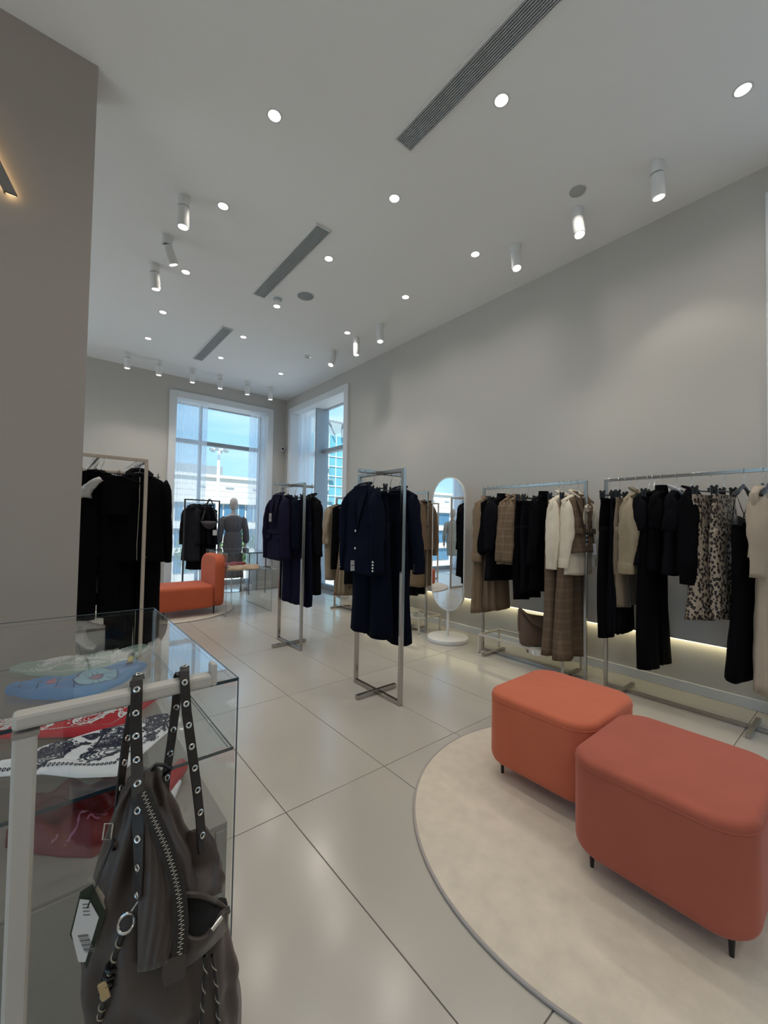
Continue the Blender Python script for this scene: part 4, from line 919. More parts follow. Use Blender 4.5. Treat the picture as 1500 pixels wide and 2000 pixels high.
obj('side_gusset', MB().tube([(-.135, 0, .265), (-.14, 0, .20), (-.137, 0, .10)], .010, 8), BROWNL, t, smooth=True)
for ch in t.children: ch.data.transform(Matrix.Scale(1.3, 4))

# ------------------------------------------------------------ mannequins
def mannequin(loc, rz, label, outfit):
    """returns body thing; local facing -Y"""
    t = thing('mannequin', label, 'mannequin', loc, rz)
    mb = MB()
    def ell(a, b, z, dy=0, n=28): return [(a*math.cos(2*PI*j/n), b*math.sin(2*PI*j/n)+dy, z) for j in range(n)]
    mb.loft([ell(.10, .08, .88), ell(.155, .105, .93), ell(.16, .108, 1.0), ell(.125, .085, 1.12), ell(.118, .08, 1.18), ell(.14, .095, 1.28), ell(.155, .095, 1.36), ell(.17, .075, 1.42), ell(.13, .06, 1.465), ell(.06, .05, 1.495), ell(.047, .048, 1.52), ell(.043, .046, 1.56), ell(.045, .05, 1.585, -.005), ell(.058, .075, 1.60, -.012), ell(.068, .088, 1.64, -.012), ell(.075, .094, 1.69, -.008), ell(.074, .092, 1.74, -.002), ell(.062, .078, 1.785, 0), ell(.036, .046, 1.812, .002), ell(.008, .01, 1.820, .002)])
    for s_ in (-1, 1):
        mb.tube([(s_*.15, 0, 1.425), (s_*.19, 0, 1.39), (s_*.215, .01, 1.25), (s_*.235, .01, 1.13), (s_*.24, -.015, 1.0), (s_*.243, -.03, .90), (s_*.243, -.035, .875)], [.035, .047, .042, .036, .031, .022, .020], 14)
        # hand: palm, four fingers, thumb
        P_ = Vector((s_*.243, -.035, .875))
        mb.tube([P_, P_+Vector((0, -.002, -.03)), P_+Vector((0, -.004, -.075)), P_+Vector((0, -.005, -.09))], [.012, .013, .014, .011], 10, flat=[.018, .030, .036, .032])
        for q in range(4):
            dy = (-.026+.0175*q); ln = (.062, .072, .068, .052)[q]
            b0 = P_+Vector((0, dy, -.085)); mb.tube([b0, b0+Vector((-s_*.004, 0, -ln*.5)), b0+Vector((-s_*.012, 0, -ln))], [.0078, .007, .005], 8)
        b0 = P_+Vector((-s_*.006, -.028, -.025)); mb.tube([b0, b0+Vector((-s_*.008, -.022, -.028)), b0+Vector((-s_*.012, -.028, -.055))], [.011, .009, .006], 8)
    # ears and nose ridge of the featureless face
    for s_ in (-1, 1): mb.tube([(s_*.072, .01, 1.665), (s_*.079, .014, 1.69), (s_*.075, .012, 1.71)], [.005, .009, .006], 8)
    mb.tube([(0, -.098, 1.715), (0, -.112, 1.675), (0, -.106, 1.665)], [.006, .010, .006], 8)
    obj('body', mb, MANQ, t, smooth='all')
    obj('pole', MB().cyl((0, .0), .012, .01, .90, 14), STEEL, t, smooth=True)
    obj('base_plate', MB().lathe([(.001, 0), (.17, 0), (.172, .004), (.17, .009), (.001, .010)], n=40), STEEL, t, smooth=True)
    return t
def vloft(tab, n, fold, k_, ph=0, zf=.3):
    rings = []
    z0 = tab[0][0]; z1 = tab[-1][0]
    tb = [(z0-a[0],)+tuple(a[1:]) for a in tab]
    for i in range(n+1):
        q = i/n; L_ = q*(z0-z1); a, b = interp(tb, L_); am = fold*min(1, max(0, (q-.1)))
        rings.append([((a*math.cos(2*PI*j/72))*(1+am*.5*math.sin(k_*2*PI*j/72+ph)), b*math.sin(2*PI*j/72)*(1+am*math.sin(k_*2*PI*j/72+ph)), z0-L_) for j in range(72)])
    return rings
ML = (2.83, 8.06, 0)
mannequin(ML, PI-.12, 'bald pale mannequin in grey dress seen from behind at the end window', 'dress')
t = thing('long_dress', 'long grey belted dress with gathered sleeves on the window mannequin', 'dress', (ML[0], ML[1], 0), PI-.12)
DG = mat('fabric_dress_grey', (.085, .082, .095), .85, var=.2, nscale=12, bump=.4, bscale=300, sheen=.2)
obj('bodice', MB().loft(vloft([(1.475, .085, .065), (1.44, .165, .09), (1.40, .19, .10), (1.30, .175, .115), (1.20, .16, .11), (1.165, .135, .095)], 18, .08, 13), False, True), DG, t, smooth='all')
obj('skirt', MB().loft(vloft([(1.17, .132, .092), (1.12, .155, .11), (1.0, .178, .13), (.7, .185, .14), (.27, .205, .16)], 22, .16, 16, 1), True, True), DG, t, smooth='all')
obj('belt', MB().loft([ [(a*math.cos(2*PI*j/30), b*math.sin(2*PI*j/30), z) for j in range(30)] for a, b, z in ((.134, .095, 1.185), (.141, .102, 1.183), (.141, .102, 1.155), (.134, .095, 1.152))], False, False), DG, t, smooth=True)
for s_ in (-1, 1):
    P_ = [(s_*.155, 0, 1.425), (s_*.20, 0, 1.385), (s_*.225, .01, 1.25), (s_*.245, .01, 1.13), (s_*.255, -.015, 1.01), (s_*.252, -.03, .955), (s_*.246, -.033, .935)]
    so_ = obj('sleeve', MB().tube(P_, [.050, .062, .060, .060, .066, .058, .030], 20), DG, t, smooth='all')
    obj('cuff', MB().tube([(s_*.247, -.033, .940), (s_*.245, -.034, .91)], [.031, .030], 18), DG, so_, smooth=True)
M2 = (-1.27, 8.0, 0)
mannequin(M2, PI+.45, 'bald white mannequin in pale suit seen only in the standing mirror', 'suit')
t = thing('pale_suit', 'pale grey jacket and knee skirt on the mannequin in the mirror', 'suit', (M2[0], M2[1], 0), PI+.45)
PG = mat('fabric_pale_suit', (.34, .37, .35), .85, var=.05, bump=.2, bscale=300)
obj('jacket', MB().loft(vloft([(1.475, .085, .065), (1.44, .165, .09), (1.40, .19, .105), (1.30, .18, .12), (1.15, .17, .115), (.90, .20, .14)], 18, .03, 5), False, False), PG, t, smooth='all')
obj('skirt', MB().loft(vloft([(1.0, .165, .115), (.85, .18, .13), (.50, .165, .12)], 12, .02, 5), True, True), PG, t, smooth='all')
obj('collar', MB().tube([(-.07, -.06, 1.45), (-.07, 0, 1.49), (0, .055, 1.50), (.07, 0, 1.49), (.07, -.06, 1.45)], .009, 8, flat=.02), PG, t, smooth=True)
for s_ in (-1, 1):
    so_ = obj('sleeve', MB().tube([(s_*.155, 0, 1.425), (s_*.20, 0, 1.385), (s_*.225, .01, 1.25), (s_*.245, .01, 1.13), (s_*.25, -.015, 1.0), (s_*.248, -.03, .92), (s_*.246, -.033, .905)], [.050, .062, .056, .052, .048, .042, .040], 18), PG, t, smooth='all')
# shoes by the mannequin and on the cube
def shoe(loc, rz, m, label, heel=.0, scale=1.0, group=None):
    t = thing('shoe', label, 'shoe', loc, rz, group); n = 20; rg = []
    for y, hw_, zb, zt in ((-.125, .008, .0, .02), (-.11, .028, 0, .040), (-.07, .040, 0, .055), (-.02, .038, heel*.2, .062+heel*.3), (.03, .032, heel*.6, .062+heel*.6), (.08, .030, heel, .075+heel), (.115, .027, heel, .085+heel), (.128, .014, heel+.01, .075+heel)):
        rg.append([(hw_*se(2*PI*j/n, .8)[0]*scale, y*scale, ((zb+.008+zt)/2+(zt-zb-.008)/2*se(2*PI*j/n, .8)[1])*scale) for j in range(n)])
    obj('upper', MB().loft(rg), m, t, smooth='all')
    mb = MB()
    mb.loft([[(sx_*hw_*scale, y*scale, (zb+d_)*scale) for sx_, d_ in ((-1, 0), (1, 0), (1, .010), (-1, .010))] for y, hw_, zb in ((-.12, .02, 0), (-.07, .040, 0), (0, .034, heel*.4), (.08, .030, heel*.97), (.122, .022, heel))])
    obj('sole', mb, BLACKP if m is not WHTF else WHTF, t)
    if heel: obj('heel', MB().cyl((0, .105*scale), .009*scale, 0, heel*scale, 12, .018*scale), m, t, smooth=True)
    else: obj('heel', MB().box(-.024*scale, .024*scale, .06*scale, .122*scale, -.0, .009*scale), BLACKP, t)
shoe((3.02, 8.02, 0), 2.9, WHTF, 'white pointed heel shoe, left one beside the mannequin base', .05)
shoe((3.13, 8.02, 0), 3.3, WHTF, 'white pointed heel shoe, right one beside the mannequin base', .05)
CUBE = mat('cube_laminate', (.33, .285, .235), .6, var=.03)
t = thing('display_cube', 'beige display cube with black shoes on top near the far corner', 'display cube', (3.54, 8.18, 0), -.12)
obj('body', MB().box(-.24, .24, -.22, .22, .012, .385), CUBE, t, bevel=.004)
obj('plinth', MB().box(-.225, .225, -.205, .205, 0, .012), DMETAL, t)
shoe((3.46, 8.10, .3855), 2.0, LEATH, 'black chunky shoe, left one on the beige cube')
shoe((3.58, 8.10, .3855), 2.4, LEATH, 'black chunky shoe, right one on the beige cube')
t = thing('side_table', 'thin dark metal side table with glass top beside the beige cube', 'table', (3.12, 7.72, 0))
for sx_ in (-1, 1):
    for sy_ in (-1, 1): obj('leg', MB().bar((sx_*.16, sy_*.20, 0), (sx_*.16, sy_*.20, .76), .016, .016, (0, 1, 0)), DMETAL, t)
    obj('side_rail', MB().bar((sx_*.16, -.192, .768), (sx_*.16, .192, .768), .016), DMETAL, t)
for sy_ in (-1, 1): obj('end_rail', MB().bar((-.168, sy_*.20, .768), (.168, sy_*.20, .768), .016), DMETAL, t)
obj('glass_top', MB().box(-.17, .17, -.21, .21, .777, .785), GLASS, t)
# handbag hanging before the dark rack
t = thing('handbag', 'small black crescent handbag with studded strap on the dark window rack', 'bag', (2.155, 7.30, 1.735), -.2)
rg = []
for i in range(13):
    q = i/12*2-1; hh = .075*(1-abs(q)**2.4)+.008; rg.append([(q*.135, .030*math.cos(2*PI*j/16)*(1-.6*q*q), -.43+hh*math.sin(2*PI*j/16)-(.0 if math.sin(2*PI*j/16) < 0 else hh*.35)+.035*q*q) for j in range(16)])
obj('body', MB().loft(rg), mat('bag_leather', (.03, .03, .034), .35, bump=.3, bscale=60), t, smooth='all')
obj('strap', MB().tube([(-.128, 0, -.40), (-.10, 0, -.30), (-.055, 0, -.10), (-.012, .0, -.012), (-.008, .10, .004), (0, .27, .012), (.008, .10, .004), (.012, 0, -.012), (.055, 0, -.10), (.11, 0, -.30), (.130, 0, -.40)], .006, 8, flat=.013), BLACKP, t, smooth=True)
mb = MB()
for s_ in (-1, 1):
    for q in range(4): mb.lathe([(.001, -.006), (.006, 0), (.001, .006)], (s_*(.105-.008*q), -.012, -.33+.035*q), 8)
obj('studs', mb, PEARL, t, smooth=True)
obj('price_tag', MB().box(.055, .12, -.045, -.043, -.62, -.53), TAGW, t)

# ------------------------------------------------------------ far glass showcase
t = thing('glass_showcase', 'clear glass showcase with folded silk scarves beside the lounge chair', 'showcase', (2.35, 6.42, 0))
a, b, hh = .34, .50, .90
obj('front_pane', MB().box(-a, a, -b, -b+.006, .0, hh), GLASS, t); obj('back_pane', MB().box(-a, a, b-.006, b, .0, hh), GLASS, t)
obj('left_pane', MB().box(-a, -a+.006, -b+.006, b-.006, .0, hh), GLASS, t); obj('right_pane', MB().box(a-.006, a, -b+.006, b-.006, .0, hh), GLASS, t)
obj('top_pane', MB().box(-a, a, -b, b, hh, hh+.006), GLASS, t)
obj('shelf', MB().box(-a+.008, a-.008, -b+.008, b-.008, .64, .646), GLASS, t)
mb = MB()
for sx_ in (-1, 1):
    for sy_ in (-1, 1): mb.bar((sx_*a, sy_*b, 0), (sx_*a, sy_*b, hh), .004, .004, (0, 1, 0))
    mb.bar((sx_*a, -b, hh+.003), (sx_*a, b, hh+.003), .005); mb.bar((sx_*a, -b, .003), (sx_*a, b, .003), .004)
for sy_ in (-1, 1): mb.bar((-a, sy_*b, hh+.003), (a, sy_*b, hh+.003), .005); mb.bar((-a+.008, sy_*(b-.01), .643), (a-.008, sy_*(b-.01), .643), .006)
obj('polished_edges', mb, mat('edge_teal', (.16, .26, .32), .2), t)
# ------------------------------------------------------------ cloth pieces with printed patterns
def lerp_tab(T, x):
    if x <= T[0][0]: return T[0][1]
    for p, q in zip(T, T[1:]):
        if x <= q[0]: return p[1]+(q[1]-p[1])*(x-p[0])/(q[0]-p[0])
    return T[-1][1]
class Cloth:
    def __init__(s, far, near, z, th, seed, folds=3, lump=.35, lift=0):
        s.far, s.near, s.z, s.th = far, near, z, th; s.x0 = max(far[0][0], near[0][0]); s.x1 = min(far[-1][0], near[-1][0])
        r = random.Random(seed); s.ph = [r.uniform(0, 6) for _ in range(5)]; s.folds = folds; s.lump = lump; s.lift = lift
    def v(s, x, y):
        a, b = lerp_tab(s.near, x), lerp_tab(s.far, x); return (y-a)/max(1e-4, b-a)
    def h(s, x, y):
        v = max(0, min(1, s.v(x, y))); u = (x-s.x0)/(s.x1-s.x0)
        e = min(1, max(0, 4*v*(1-v)*2.2))**.5*min(1, max(0, min(u, 1-u)*14+.15))**.5
        return s.z+.0012+s.th*e*(1+s.lump*math.sin(s.folds*v*PI*2+s.ph[0]+2*u)*.7+s.lump*.6*math.sin(9*u+s.ph[1]+3*v)+.25*math.sin(23*u+11*v+s.ph[2]))+s.lift*v
    def mesh(s, nu=60, nv=18):
        mb = MB(); top = []
        for i in range(nu+1):
            x = s.x0+(s.x1-s.x0)*i/nu; a, b = lerp_tab(s.near, x), lerp_tab(s.far, x)
            row = [(x, a+(b-a)*j/nv, s.h(x, a+(b-a)*j/nv)) for j in range(nv+1)]
            row += [(x, b, s.z+.0008), (x, a, s.z+.0008)]
            top.append(row)
        return mb.loft(top)
    def inside(s, x, y): return s.x0+.004 < x < s.x1-.004 and .05 < s.v(x, y) < .95
    def stroke(s, mb, pts, w_, closed=False):
        P_ = [Vector((x, y, 0)) for x, y in pts]; n = len(P_); seg = []
        for i in range(n if closed else n-1):
            p, q = P_[i], P_[(i+1) % n]
            if not (s.inside(p.x, p.y) and s.inside(q.x, q.y)): continue
            d = (q-p)
            if d.length < 1e-5: continue
            nn = Vector((-d.y, d.x, 0)).normalized()*w_/2; e = d.normalized()*w_*.3
            v = [p-nn-e, q-nn+e, q+nn+e, p+nn-e]; mb.add([(k.x, k.y, s.h(k.x, k.y)+.0011) for k in v], [(0, 1, 2, 3)])
def tear(cx, cy, sc_, ang, bend=.5, m_=1.3, n=34):
    o = []
    for i in range(n):
        t_ = 2*PI*i/n; x = math.cos(t_); y = math.sin(t_)*abs(math.sin(t_/2))**m_*.75
        y += bend*(x+1)**2*.22; c, s_ = math.cos(ang), math.sin(ang); o.append((cx+sc_*(x*c-y*s_), cy+sc_*(x*s_+y*c)))
    return o
def circ(cx, cy, r, n=10): return [(cx+r*math.cos(2*PI*i/n), cy+r*math.sin(2*PI*i/n)) for i in range(n)]
def paisley(c, mb, cx, cy, s_, a, w_, rnd, rings=(1, .82, .5, .3)):
    for k_ in rings: c.stroke(mb, tear(cx, cy, s_*k_, a), w_*(1.5 if k_ == 1 else .8), True)
    for i in range(16): q = tear(cx, cy, s_*1.22, a, n=16)[i]; c.stroke(mb, circ(q[0], q[1], s_*.06, 6), w_*.8, True)
    q = tear(cx, cy, s_*.66, a, n=14)
    for p in q: c.stroke(mb, circ(p[0], p[1], s_*.045, 5), w_*.7, True)
def squig(c, mb, x0, y0, L_, a, amp, w_, n=26, fr=4):
    o = []
    for i in range(n): t_ = i/(n-1); x = L_*t_; y = amp*math.sin(fr*2*PI*t_)*(1-.3*t_); o.append((x0+x*math.cos(a)-y*math.sin(a), y0+x*math.sin(a)+y*math.cos(a)))
    c.stroke(mb, o, w_)
def bandana(label, far, near, z, m, ink, seed, th=.006, w_=.0022, sc_=.045, border=True, dens=1.0, parent_name='bandana', lift=0.0):
    c = Cloth(far, near, z, th, seed, lift=lift); rnd = random.Random(seed)
    t = thing(parent_name, label, 'bandana', (0, 0, 0))
    obj('cloth', c.mesh(), m, t, smooth='all')
    mb = MB(); x = c.x0+.02; k_ = 0
    while x < c.x1-.02:
        a, b = lerp_tab(near, x), lerp_tab(far, x)
        for fy_ in ((.62,) if b-a < .12 else (.72, .40)):
            y = a+(b-a)*fy_; s2 = min(sc_, (b-a)*.26)*rnd.uniform(.85, 1.15)
            if s2 > .012: paisley(c, mb, x, y, s2, rnd.uniform(-.6, .6)+(PI if k_ % 2 else 0), w_, rnd)
            k_ += 1
        x += sc_*2.25/dens
        y = a+(b-a)*rnd.uniform(.3, .8)
        for q in range(int(9*dens) if dens >= 1 else 0):
            yy_ = a+(b-a)*rnd.uniform(.2, .9); paisley(c, mb, x+rnd.uniform(-.05, .05), yy_, rnd.uniform(.010, .017), rnd.uniform(0, 6), w_*.8, rnd, (1, .5))
        for q in range(5 if dens >= 1 else 0): squig(c, mb, x-.02+rnd.uniform(-.02, .02), a+(b-a)*rnd.uniform(.2, .85), .035, rnd.uniform(-.5, .5), .004, w_*.8)
        for q in range(6 if dens >= 1 else 0):
            px_, py_ = x+rnd.uniform(-.04, .04), a+(b-a)*rnd.uniform(.2, .9)
            for pe in range(5): c.stroke(mb, circ(px_+.006*math.cos(pe*1.256), py_+.006*math.sin(pe*1.256), .0032, 6), w_*.6, True)
    if border:
        n = int((c.x1-c.x0)/.008)
        for i in range(n):
            x = c.x0+(i+.5)*.008; a, b = lerp_tab(near, x), lerp_tab(far, x); y = a+(b-a)*.16
            c.stroke(mb, circ(x, y, .0030, 6), w_*.7, True)
    if mb.f: obj('printed_pattern', mb, ink, t)
    return t, c
SH = .771
REDC = mat('bandana_red', (.42, .018, .028), .8, var=.08, bump=.2, bscale=500); WHC = mat('bandana_white', (.72, .73, .76), .8, var=.04, bump=.2, bscale=500)
GRC = mat('bandana_sage', (.26, .37, .32), .8, var=.06, bump=.2, bscale=500); BLC = mat('scarf_blue', (.06, .24, .52), .5, var=.15, bump=.2, bscale=300)
INKW = mat('ink_white', (.70, .70, .70), .8); INKN = mat('ink_navy', (.015, .018, .045), .8); INKP = mat('ink_pink', (.45, .16, .24), .7); INKD = mat('ink_dark_blue', (.02, .03, .09), .7); INKL = mat('ink_pale_blue', (.26, .48, .60), .7)
bandana('sage green bandana with white paisley print at back of the glass shelf', [(-.09, 2.125), (-.029, 2.146), (.084, 2.15), (.209, 2.13), (.307, 2.145), (.385, 2.125)], [(-.09, 2.115), (-.025, 2.016), (.077, 1.927), (.181, 1.849), (.277, 1.959), (.385, 2.12)], SH, GRC, INKW, 3, th=.012, sc_=.05, w_=.0028, lift=.010)
bandana('red bandana with white paisley print on the glass shelf', [(-.40, 1.64), (-.147, 1.626), (-.017, 1.619), (.08, 1.593), (.185, 1.582), (.305, 1.535)], [(-.40, 1.55), (-.137, 1.533), (-.013, 1.451), (.072, 1.389), (.16, 1.348), (.305, 1.522)], SH, REDC, INKW, 6, sc_=.045, w_=.0026, th=.012)
bandana('white bandana with navy paisley print at front of the glass shelf', [(-.10, 1.34), (-.029, 1.334), (.014, 1.36), (.083, 1.385), (.173, 1.39), (.324, 1.36)], [(-.10, 1.30), (-.026, 1.253), (.014, 1.228), (.073, 1.164), (.144, 1.116), (.324, 1.312)], SH, WHC, INKN, 12, sc_=.05, w_=.0030, th=.010)
t, c = bandana('folded blue silk scarf with pink wheel print and yellow tag', [(-.087, 1.865), (-.023, 1.886), (.062, 1.889), (.153, 1.896), (.255, 1.92), (.329, 1.87)], [(-.087, 1.855), (-.02, 1.756), (.057, 1.688), (.137, 1.667), (.231, 1.732), (.329, 1.86)], SH, BLC, INKD, 5, th=.016, dens=.01, border=False, sc_=.001, lift=.012)
mb = MB()
for r in (.012, .022, .068): c.stroke(mb, circ(.155, 1.80, r, 28), .003, True)
for i in range(14): a = 2*PI*i/14; c.stroke(mb, [(.155+rr*math.cos(a), 1.80+rr*math.sin(a)) for rr in (.024, .036, .05, .066)], .0024)
for k_ in range(4): c.stroke(mb, [(-.06+.05*k_+.004*q, 1.78+.02*q-.01*k_) for q in range(7)], .003)
obj('printed_outlines', mb, INKD, t)
mb = MB()
for i in range(10): c.stroke(mb, circ(.155, 1.80, .002+.0017*i, 16), .0022, True)
for i in range(12): c.stroke(mb, [(.05+.003*i, 1.77), (.055+.003*i, 1.82)], .0034)
for i in range(8): c.stroke(mb, [(.02+.003*i, 1.80), (.022+.003*i, 1.84)], .0034)
obj('pink_print', mb, INKP, t)
mb = MB()
for i in range(16): c.stroke(mb, circ(.155, 1.80, .026+.0025*i, 28), .0024, True)
obj('pale_print', mb, INKL, t)
tg = obj('care_tag', MB().box(-.010, .010, -.026, .026, 0, .002), TAGD, t); tg.location = (.272, 1.865, SH+.047); tg.rotation_euler = (.5, 0, -.3)
obj('yellow_label', MB().box(-.008, .008, -.016, .008, .002, .0028), mat('label_yellow', (.55, .42, .03), .6), tg)
t, c = bandana('dark red folded silk scarf with pink print on the cabinet top', [(-.05, 1.37), (-.006, 1.431), (.058, 1.457), (.128, 1.45), (.20, 1.42), (.25, 1.36)], [(-.05, 1.33), (-.002, 1.27), (.053, 1.212), (.107, 1.168), (.169, 1.182), (.25, 1.27)], .5755, mat('scarf_dark_red', (.17, .006, .010), .45, var=.25, nscale=14), INKP, 9, th=.045, dens=.01, border=False, sc_=.001, parent_name='silk_scarf')
mb = MB()
for i in range(9): squig(c, mb, .01+.018*i, 1.225+.012*math.sin(i*2.1), .022, .3+.5*math.sin(i), .004, .0045, 12, 1)
obj('pink_print', mb, INKP, t)
t = thing('silk_scarf', 'rolled end of a red silk scarf on the cabinet top, right of the backpack straps', 'scarf', (0, 0, 0))
obj('roll', MB().tube([(.22, 1.22, .595), (.27, 1.275, .60), (.31, 1.33, .605), (.345, 1.375, .603), (.352, 1.385, .60)], [.020, .026, .028, .024, .016], 16, flat=[.016, .020, .022, .020, .012]), REDC, t, smooth='all')
obj('fold_edge', MB().tube([(.25, 1.20, .588), (.29, 1.262, .588), (.325, 1.322, .590)], [.010, .013, .009], 12), WHC, t, smooth=True)
t, c = bandana('folded tan and black silk scarf on the shelf of the far glass showcase', [(2.06, 6.2), (2.2, 6.4), (2.5, 6.5), (2.62, 6.3)], [(2.06, 6.1), (2.2, 6.0), (2.5, 6.0), (2.62, 6.2)], .647, mat('scarf_tan', (.45, .30, .18), .5, var=.3, nscale=12), BLACKP, 14, th=.03, dens=.35, border=False, sc_=.09, w_=.012, parent_name='silk_scarf')
t['category'] = 'scarf'
t, c = bandana('folded wine red silk scarf at the back of the far glass showcase shelf', [(2.1, 6.85), (2.3, 6.88), (2.6, 6.8)], [(2.1, 6.7), (2.3, 6.62), (2.6, 6.7)], .647, mat('scarf_wine', (.20, .02, .03), .5, var=.3, nscale=12), INKP, 15, th=.03, dens=.3, border=False, sc_=.06, w_=.008, parent_name='silk_scarf')
t['category'] = 'scarf'

# ------------------------------------------------------------ foreground showcase
VX0, VX1, VY0, VY1, VT = -.78, .403, 1.078, 2.159, .95
t = thing('display_cabinet', 'grey laminate cabinet under the foreground glass showcase', 'cabinet', ((VX0+VX1)/2, (VY0+VY1)/2, 0))
hx, hy = (VX1-VX0)/2-.012, (VY1-VY0)/2-.012
obj('body', MB().box(-hx, hx, -hy+.004, hy, .05, .570), GREYP, t, bevel=.001)
obj('plinth', MB().box(-hx+.03, hx-.03, -hy+.04, hy-.03, .0, .05), DMETAL, t)
obj('top_panel', MB().box(-hx, hx, -hy+.004, hy, .5705, .575), GREYP, t)
obj('front_panel', MB().box(-hx, hx-.034, -hy-.002, -hy+.004, .055, .568), GREYP, t, bevel=.0008)
obj('side_stile', MB().box(hx-.030, hx-.002, -hy-.002, -hy+.004, .34, .560), GREYP, t, bevel=.0008)
obj('side_stile', MB().box(hx-.030, hx-.002, -hy-.002, -hy+.004, .055, .336), GREYP, t, bevel=.0008)
t = thing('glass_showcase', 'large clear glass showcase with a middle shelf of bandanas in the left foreground', 'showcase', ((VX0+VX1)/2, (VY0+VY1)/2, 0))
gx, gy = (VX1-VX0)/2, (VY1-VY0)/2; e_ = .006
obj('top_pane', MB().box(-gx, gx, -gy, gy, VT-.008, VT), CASEG, t)
obj('front_pane', MB().box(-gx+e_, gx-e_, -gy, -gy+e_, .002, VT-.0085), CASEG, t)
obj('back_pane', MB().box(-gx+e_, gx-e_, gy-e_, gy, .002, VT-.0085), GLASS, t)
obj('right_pane', MB().box(gx-e_, gx, -gy, gy, .002, VT-.0085), GLASS, t)
obj('left_pane', MB().box(-gx, -gx+e_, -gy, gy, .002, VT-.0085), GLASS, t)
obj('shelf', MB().box(-gx+e_+.002, gx-e_-.002, -gy+e_+.002, gy-e_-.002, .762, .770), CASEG, t)
mb = MB()
mb.box(-gx, gx, -gy-.0008, -gy, VT-.008, VT).box(-gx+e_, gx-e_, -gy+e_+.001, -gy+e_+.002, .762, .770)
obj('front_edges', MB().box(-gx, gx, -gy-.0008, -gy, VT-.008, VT), GEDGE, t)
obj('shelf_front_edge', MB().box(-gx+e_, gx-e_, -gy+e_+.001, -gy+e_+.002, .762, .770), GEDGE, t)
mb = MB()
EG = .0028
mb.bar((gx, -gy, .002), (gx, -gy, VT), EG, EG, (0, 1, 0)).bar((gx, gy, .002), (gx, gy, VT), EG, EG, (0, 1, 0)).bar((-gx, -gy, .002), (-gx, -gy, VT), EG, EG, (0, 1, 0))
mb.bar((gx-.001, -gy, VT), (gx-.001, gy, VT), EG*.7).bar((-gx, gy-.001, VT), (gx, gy-.001, VT), EG*.9)
obj('polished_edges', mb, mat('edge_grey', (.07, .10, .12), .2), t); mb = MB()
mb.bar((gx-e_-.004, -gy+.01, .7715), (gx-e_-.004, gy-.01, .7715), .0022).bar((gx-e_-.012, -gy+.01, .7715), (gx-e_-.012, gy-.01, .7715), .0015).bar((-gx+.01, gy-.012, .7715), (gx-.01, gy-.012, .7715), .0022)
obj('shelf_side_edges', mb, mat('edge_grey_thin', (.07, .10, .12), .2), t)
# ------------------------------------------------------------ display stand + backpack
t = thing('display_stand', 'cream metal display stand arm holding the brown backpack in the left foreground', 'display stand', (0, .73, 0))
PAINT = mat('stand_cream', (.52, .495, .45), .38, var=.02)
obj('post', MB().bar((-.009, 0, 0), (-.012, 0, 1.074), .026, .028, (0, 1, 0)), PAINT, t, bevel=.004)
obj('arm', MB().bar((-.026, 0, 1.091), (.226, 0, 1.091), .026, .021), PAINT, t, bevel=.005)
obj('arm_stop', MB().bar((.2285, 0, 1.081), (.2285, 0, 1.118), .009, .024, (0, 1, 0)), PAINT, t, bevel=.003)
obj('sleeve_joint', MB().bar((-.0115, 0, 1.072), (-.0115, 0, 1.0765), .0285, .030, (0, 1, 0)), mat('joint_taupe', (.30, .27, .24), .6), t)  # joint collar in a darker tone than the stand paint
BG = mat('backpack_nylon', (.052, .038, .032), .45, var=.12, nscale=8, bump=.8, bscale=30, sheen=.15)
BGD = mat('backpack_webbing', (.016, .012, .010), .5, var=.15, bump=.4, bscale=500)
SILVER = mat('silver_hardware', (.70, .69, .66), .2, metal=1, var=.08)
bp_root = thing('backpack', 'brown grey nylon backpack with eyelet straps hanging on the cream arm', 'backpack', (.149, .70, 0), -.187)
CU, CV = -.0163, -.716
def bp(u, z, o):
    k_ = (-CV+o)/-CV
    return Vector((CU+(u-CU)*k_, o, 1.36+(z-1.36)*k_))
BT = [(.985, -.032, -.006, .012), (.965, -.051, -.002, .022), (.947, -.059, .006, .028), (.90, -.068, .027, .040), (.85, -.082, .050, .050), (.80, -.090, .067, .056), (.76, -.093, .083, .060), (.72, -.091, .097, .063),
      (.68, -.083, .106, .066), (.645, -.075, .114, .068), (.60, -.070, .121, .070), (.55, -.067, .127, .070), (.50, -.064, .128, .068), (.46, -.060, .124, .062), (.435, -.05, .112, .05), (.428, -.03, .09, .03)]
BTI = [(-a[0],)+a[1:] for a in BT]
def bag_ring(z, n=72):
    l_, r_, d = interp(BTI, -z); cx, hw_ = (l_+r_)/2, (r_-l_)/2; ring = []
    for j in range(n):
        a = 2*PI*j/n; c_, s_ = se(a, .82)
        wr = .0042*math.sin(5*a+z*22)+.0034*math.sin(9*a-z*35+1)+.0026*math.sin(3*a+z*60+2*math.sin(z*30))+.003*math.sin(2*a+z*40)*max(0, min(1, (z-.75)*6))
        k_ = min(1, hw_/.03)
        ring.append((cx+(hw_)*c_+wr*k_*c_*.6, d*s_+wr*k_*s_*1.5, z))
    return ring
def fyb(u, z):
    l_, r_, d = interp(BTI, -z); cx, hw_ = (l_+r_)/2, (r_-l_)/2; q = min(.98, abs(u-cx)/hw_)
    return -d*(1-q**2.4)**(1/2.4)-.002
zs = [.985-i*(.985-.428)/46 for i in range(47)]
obj('main_compartment', MB().loft([bag_ring(z) for z in zs]), BG, bp_root, smooth='all')
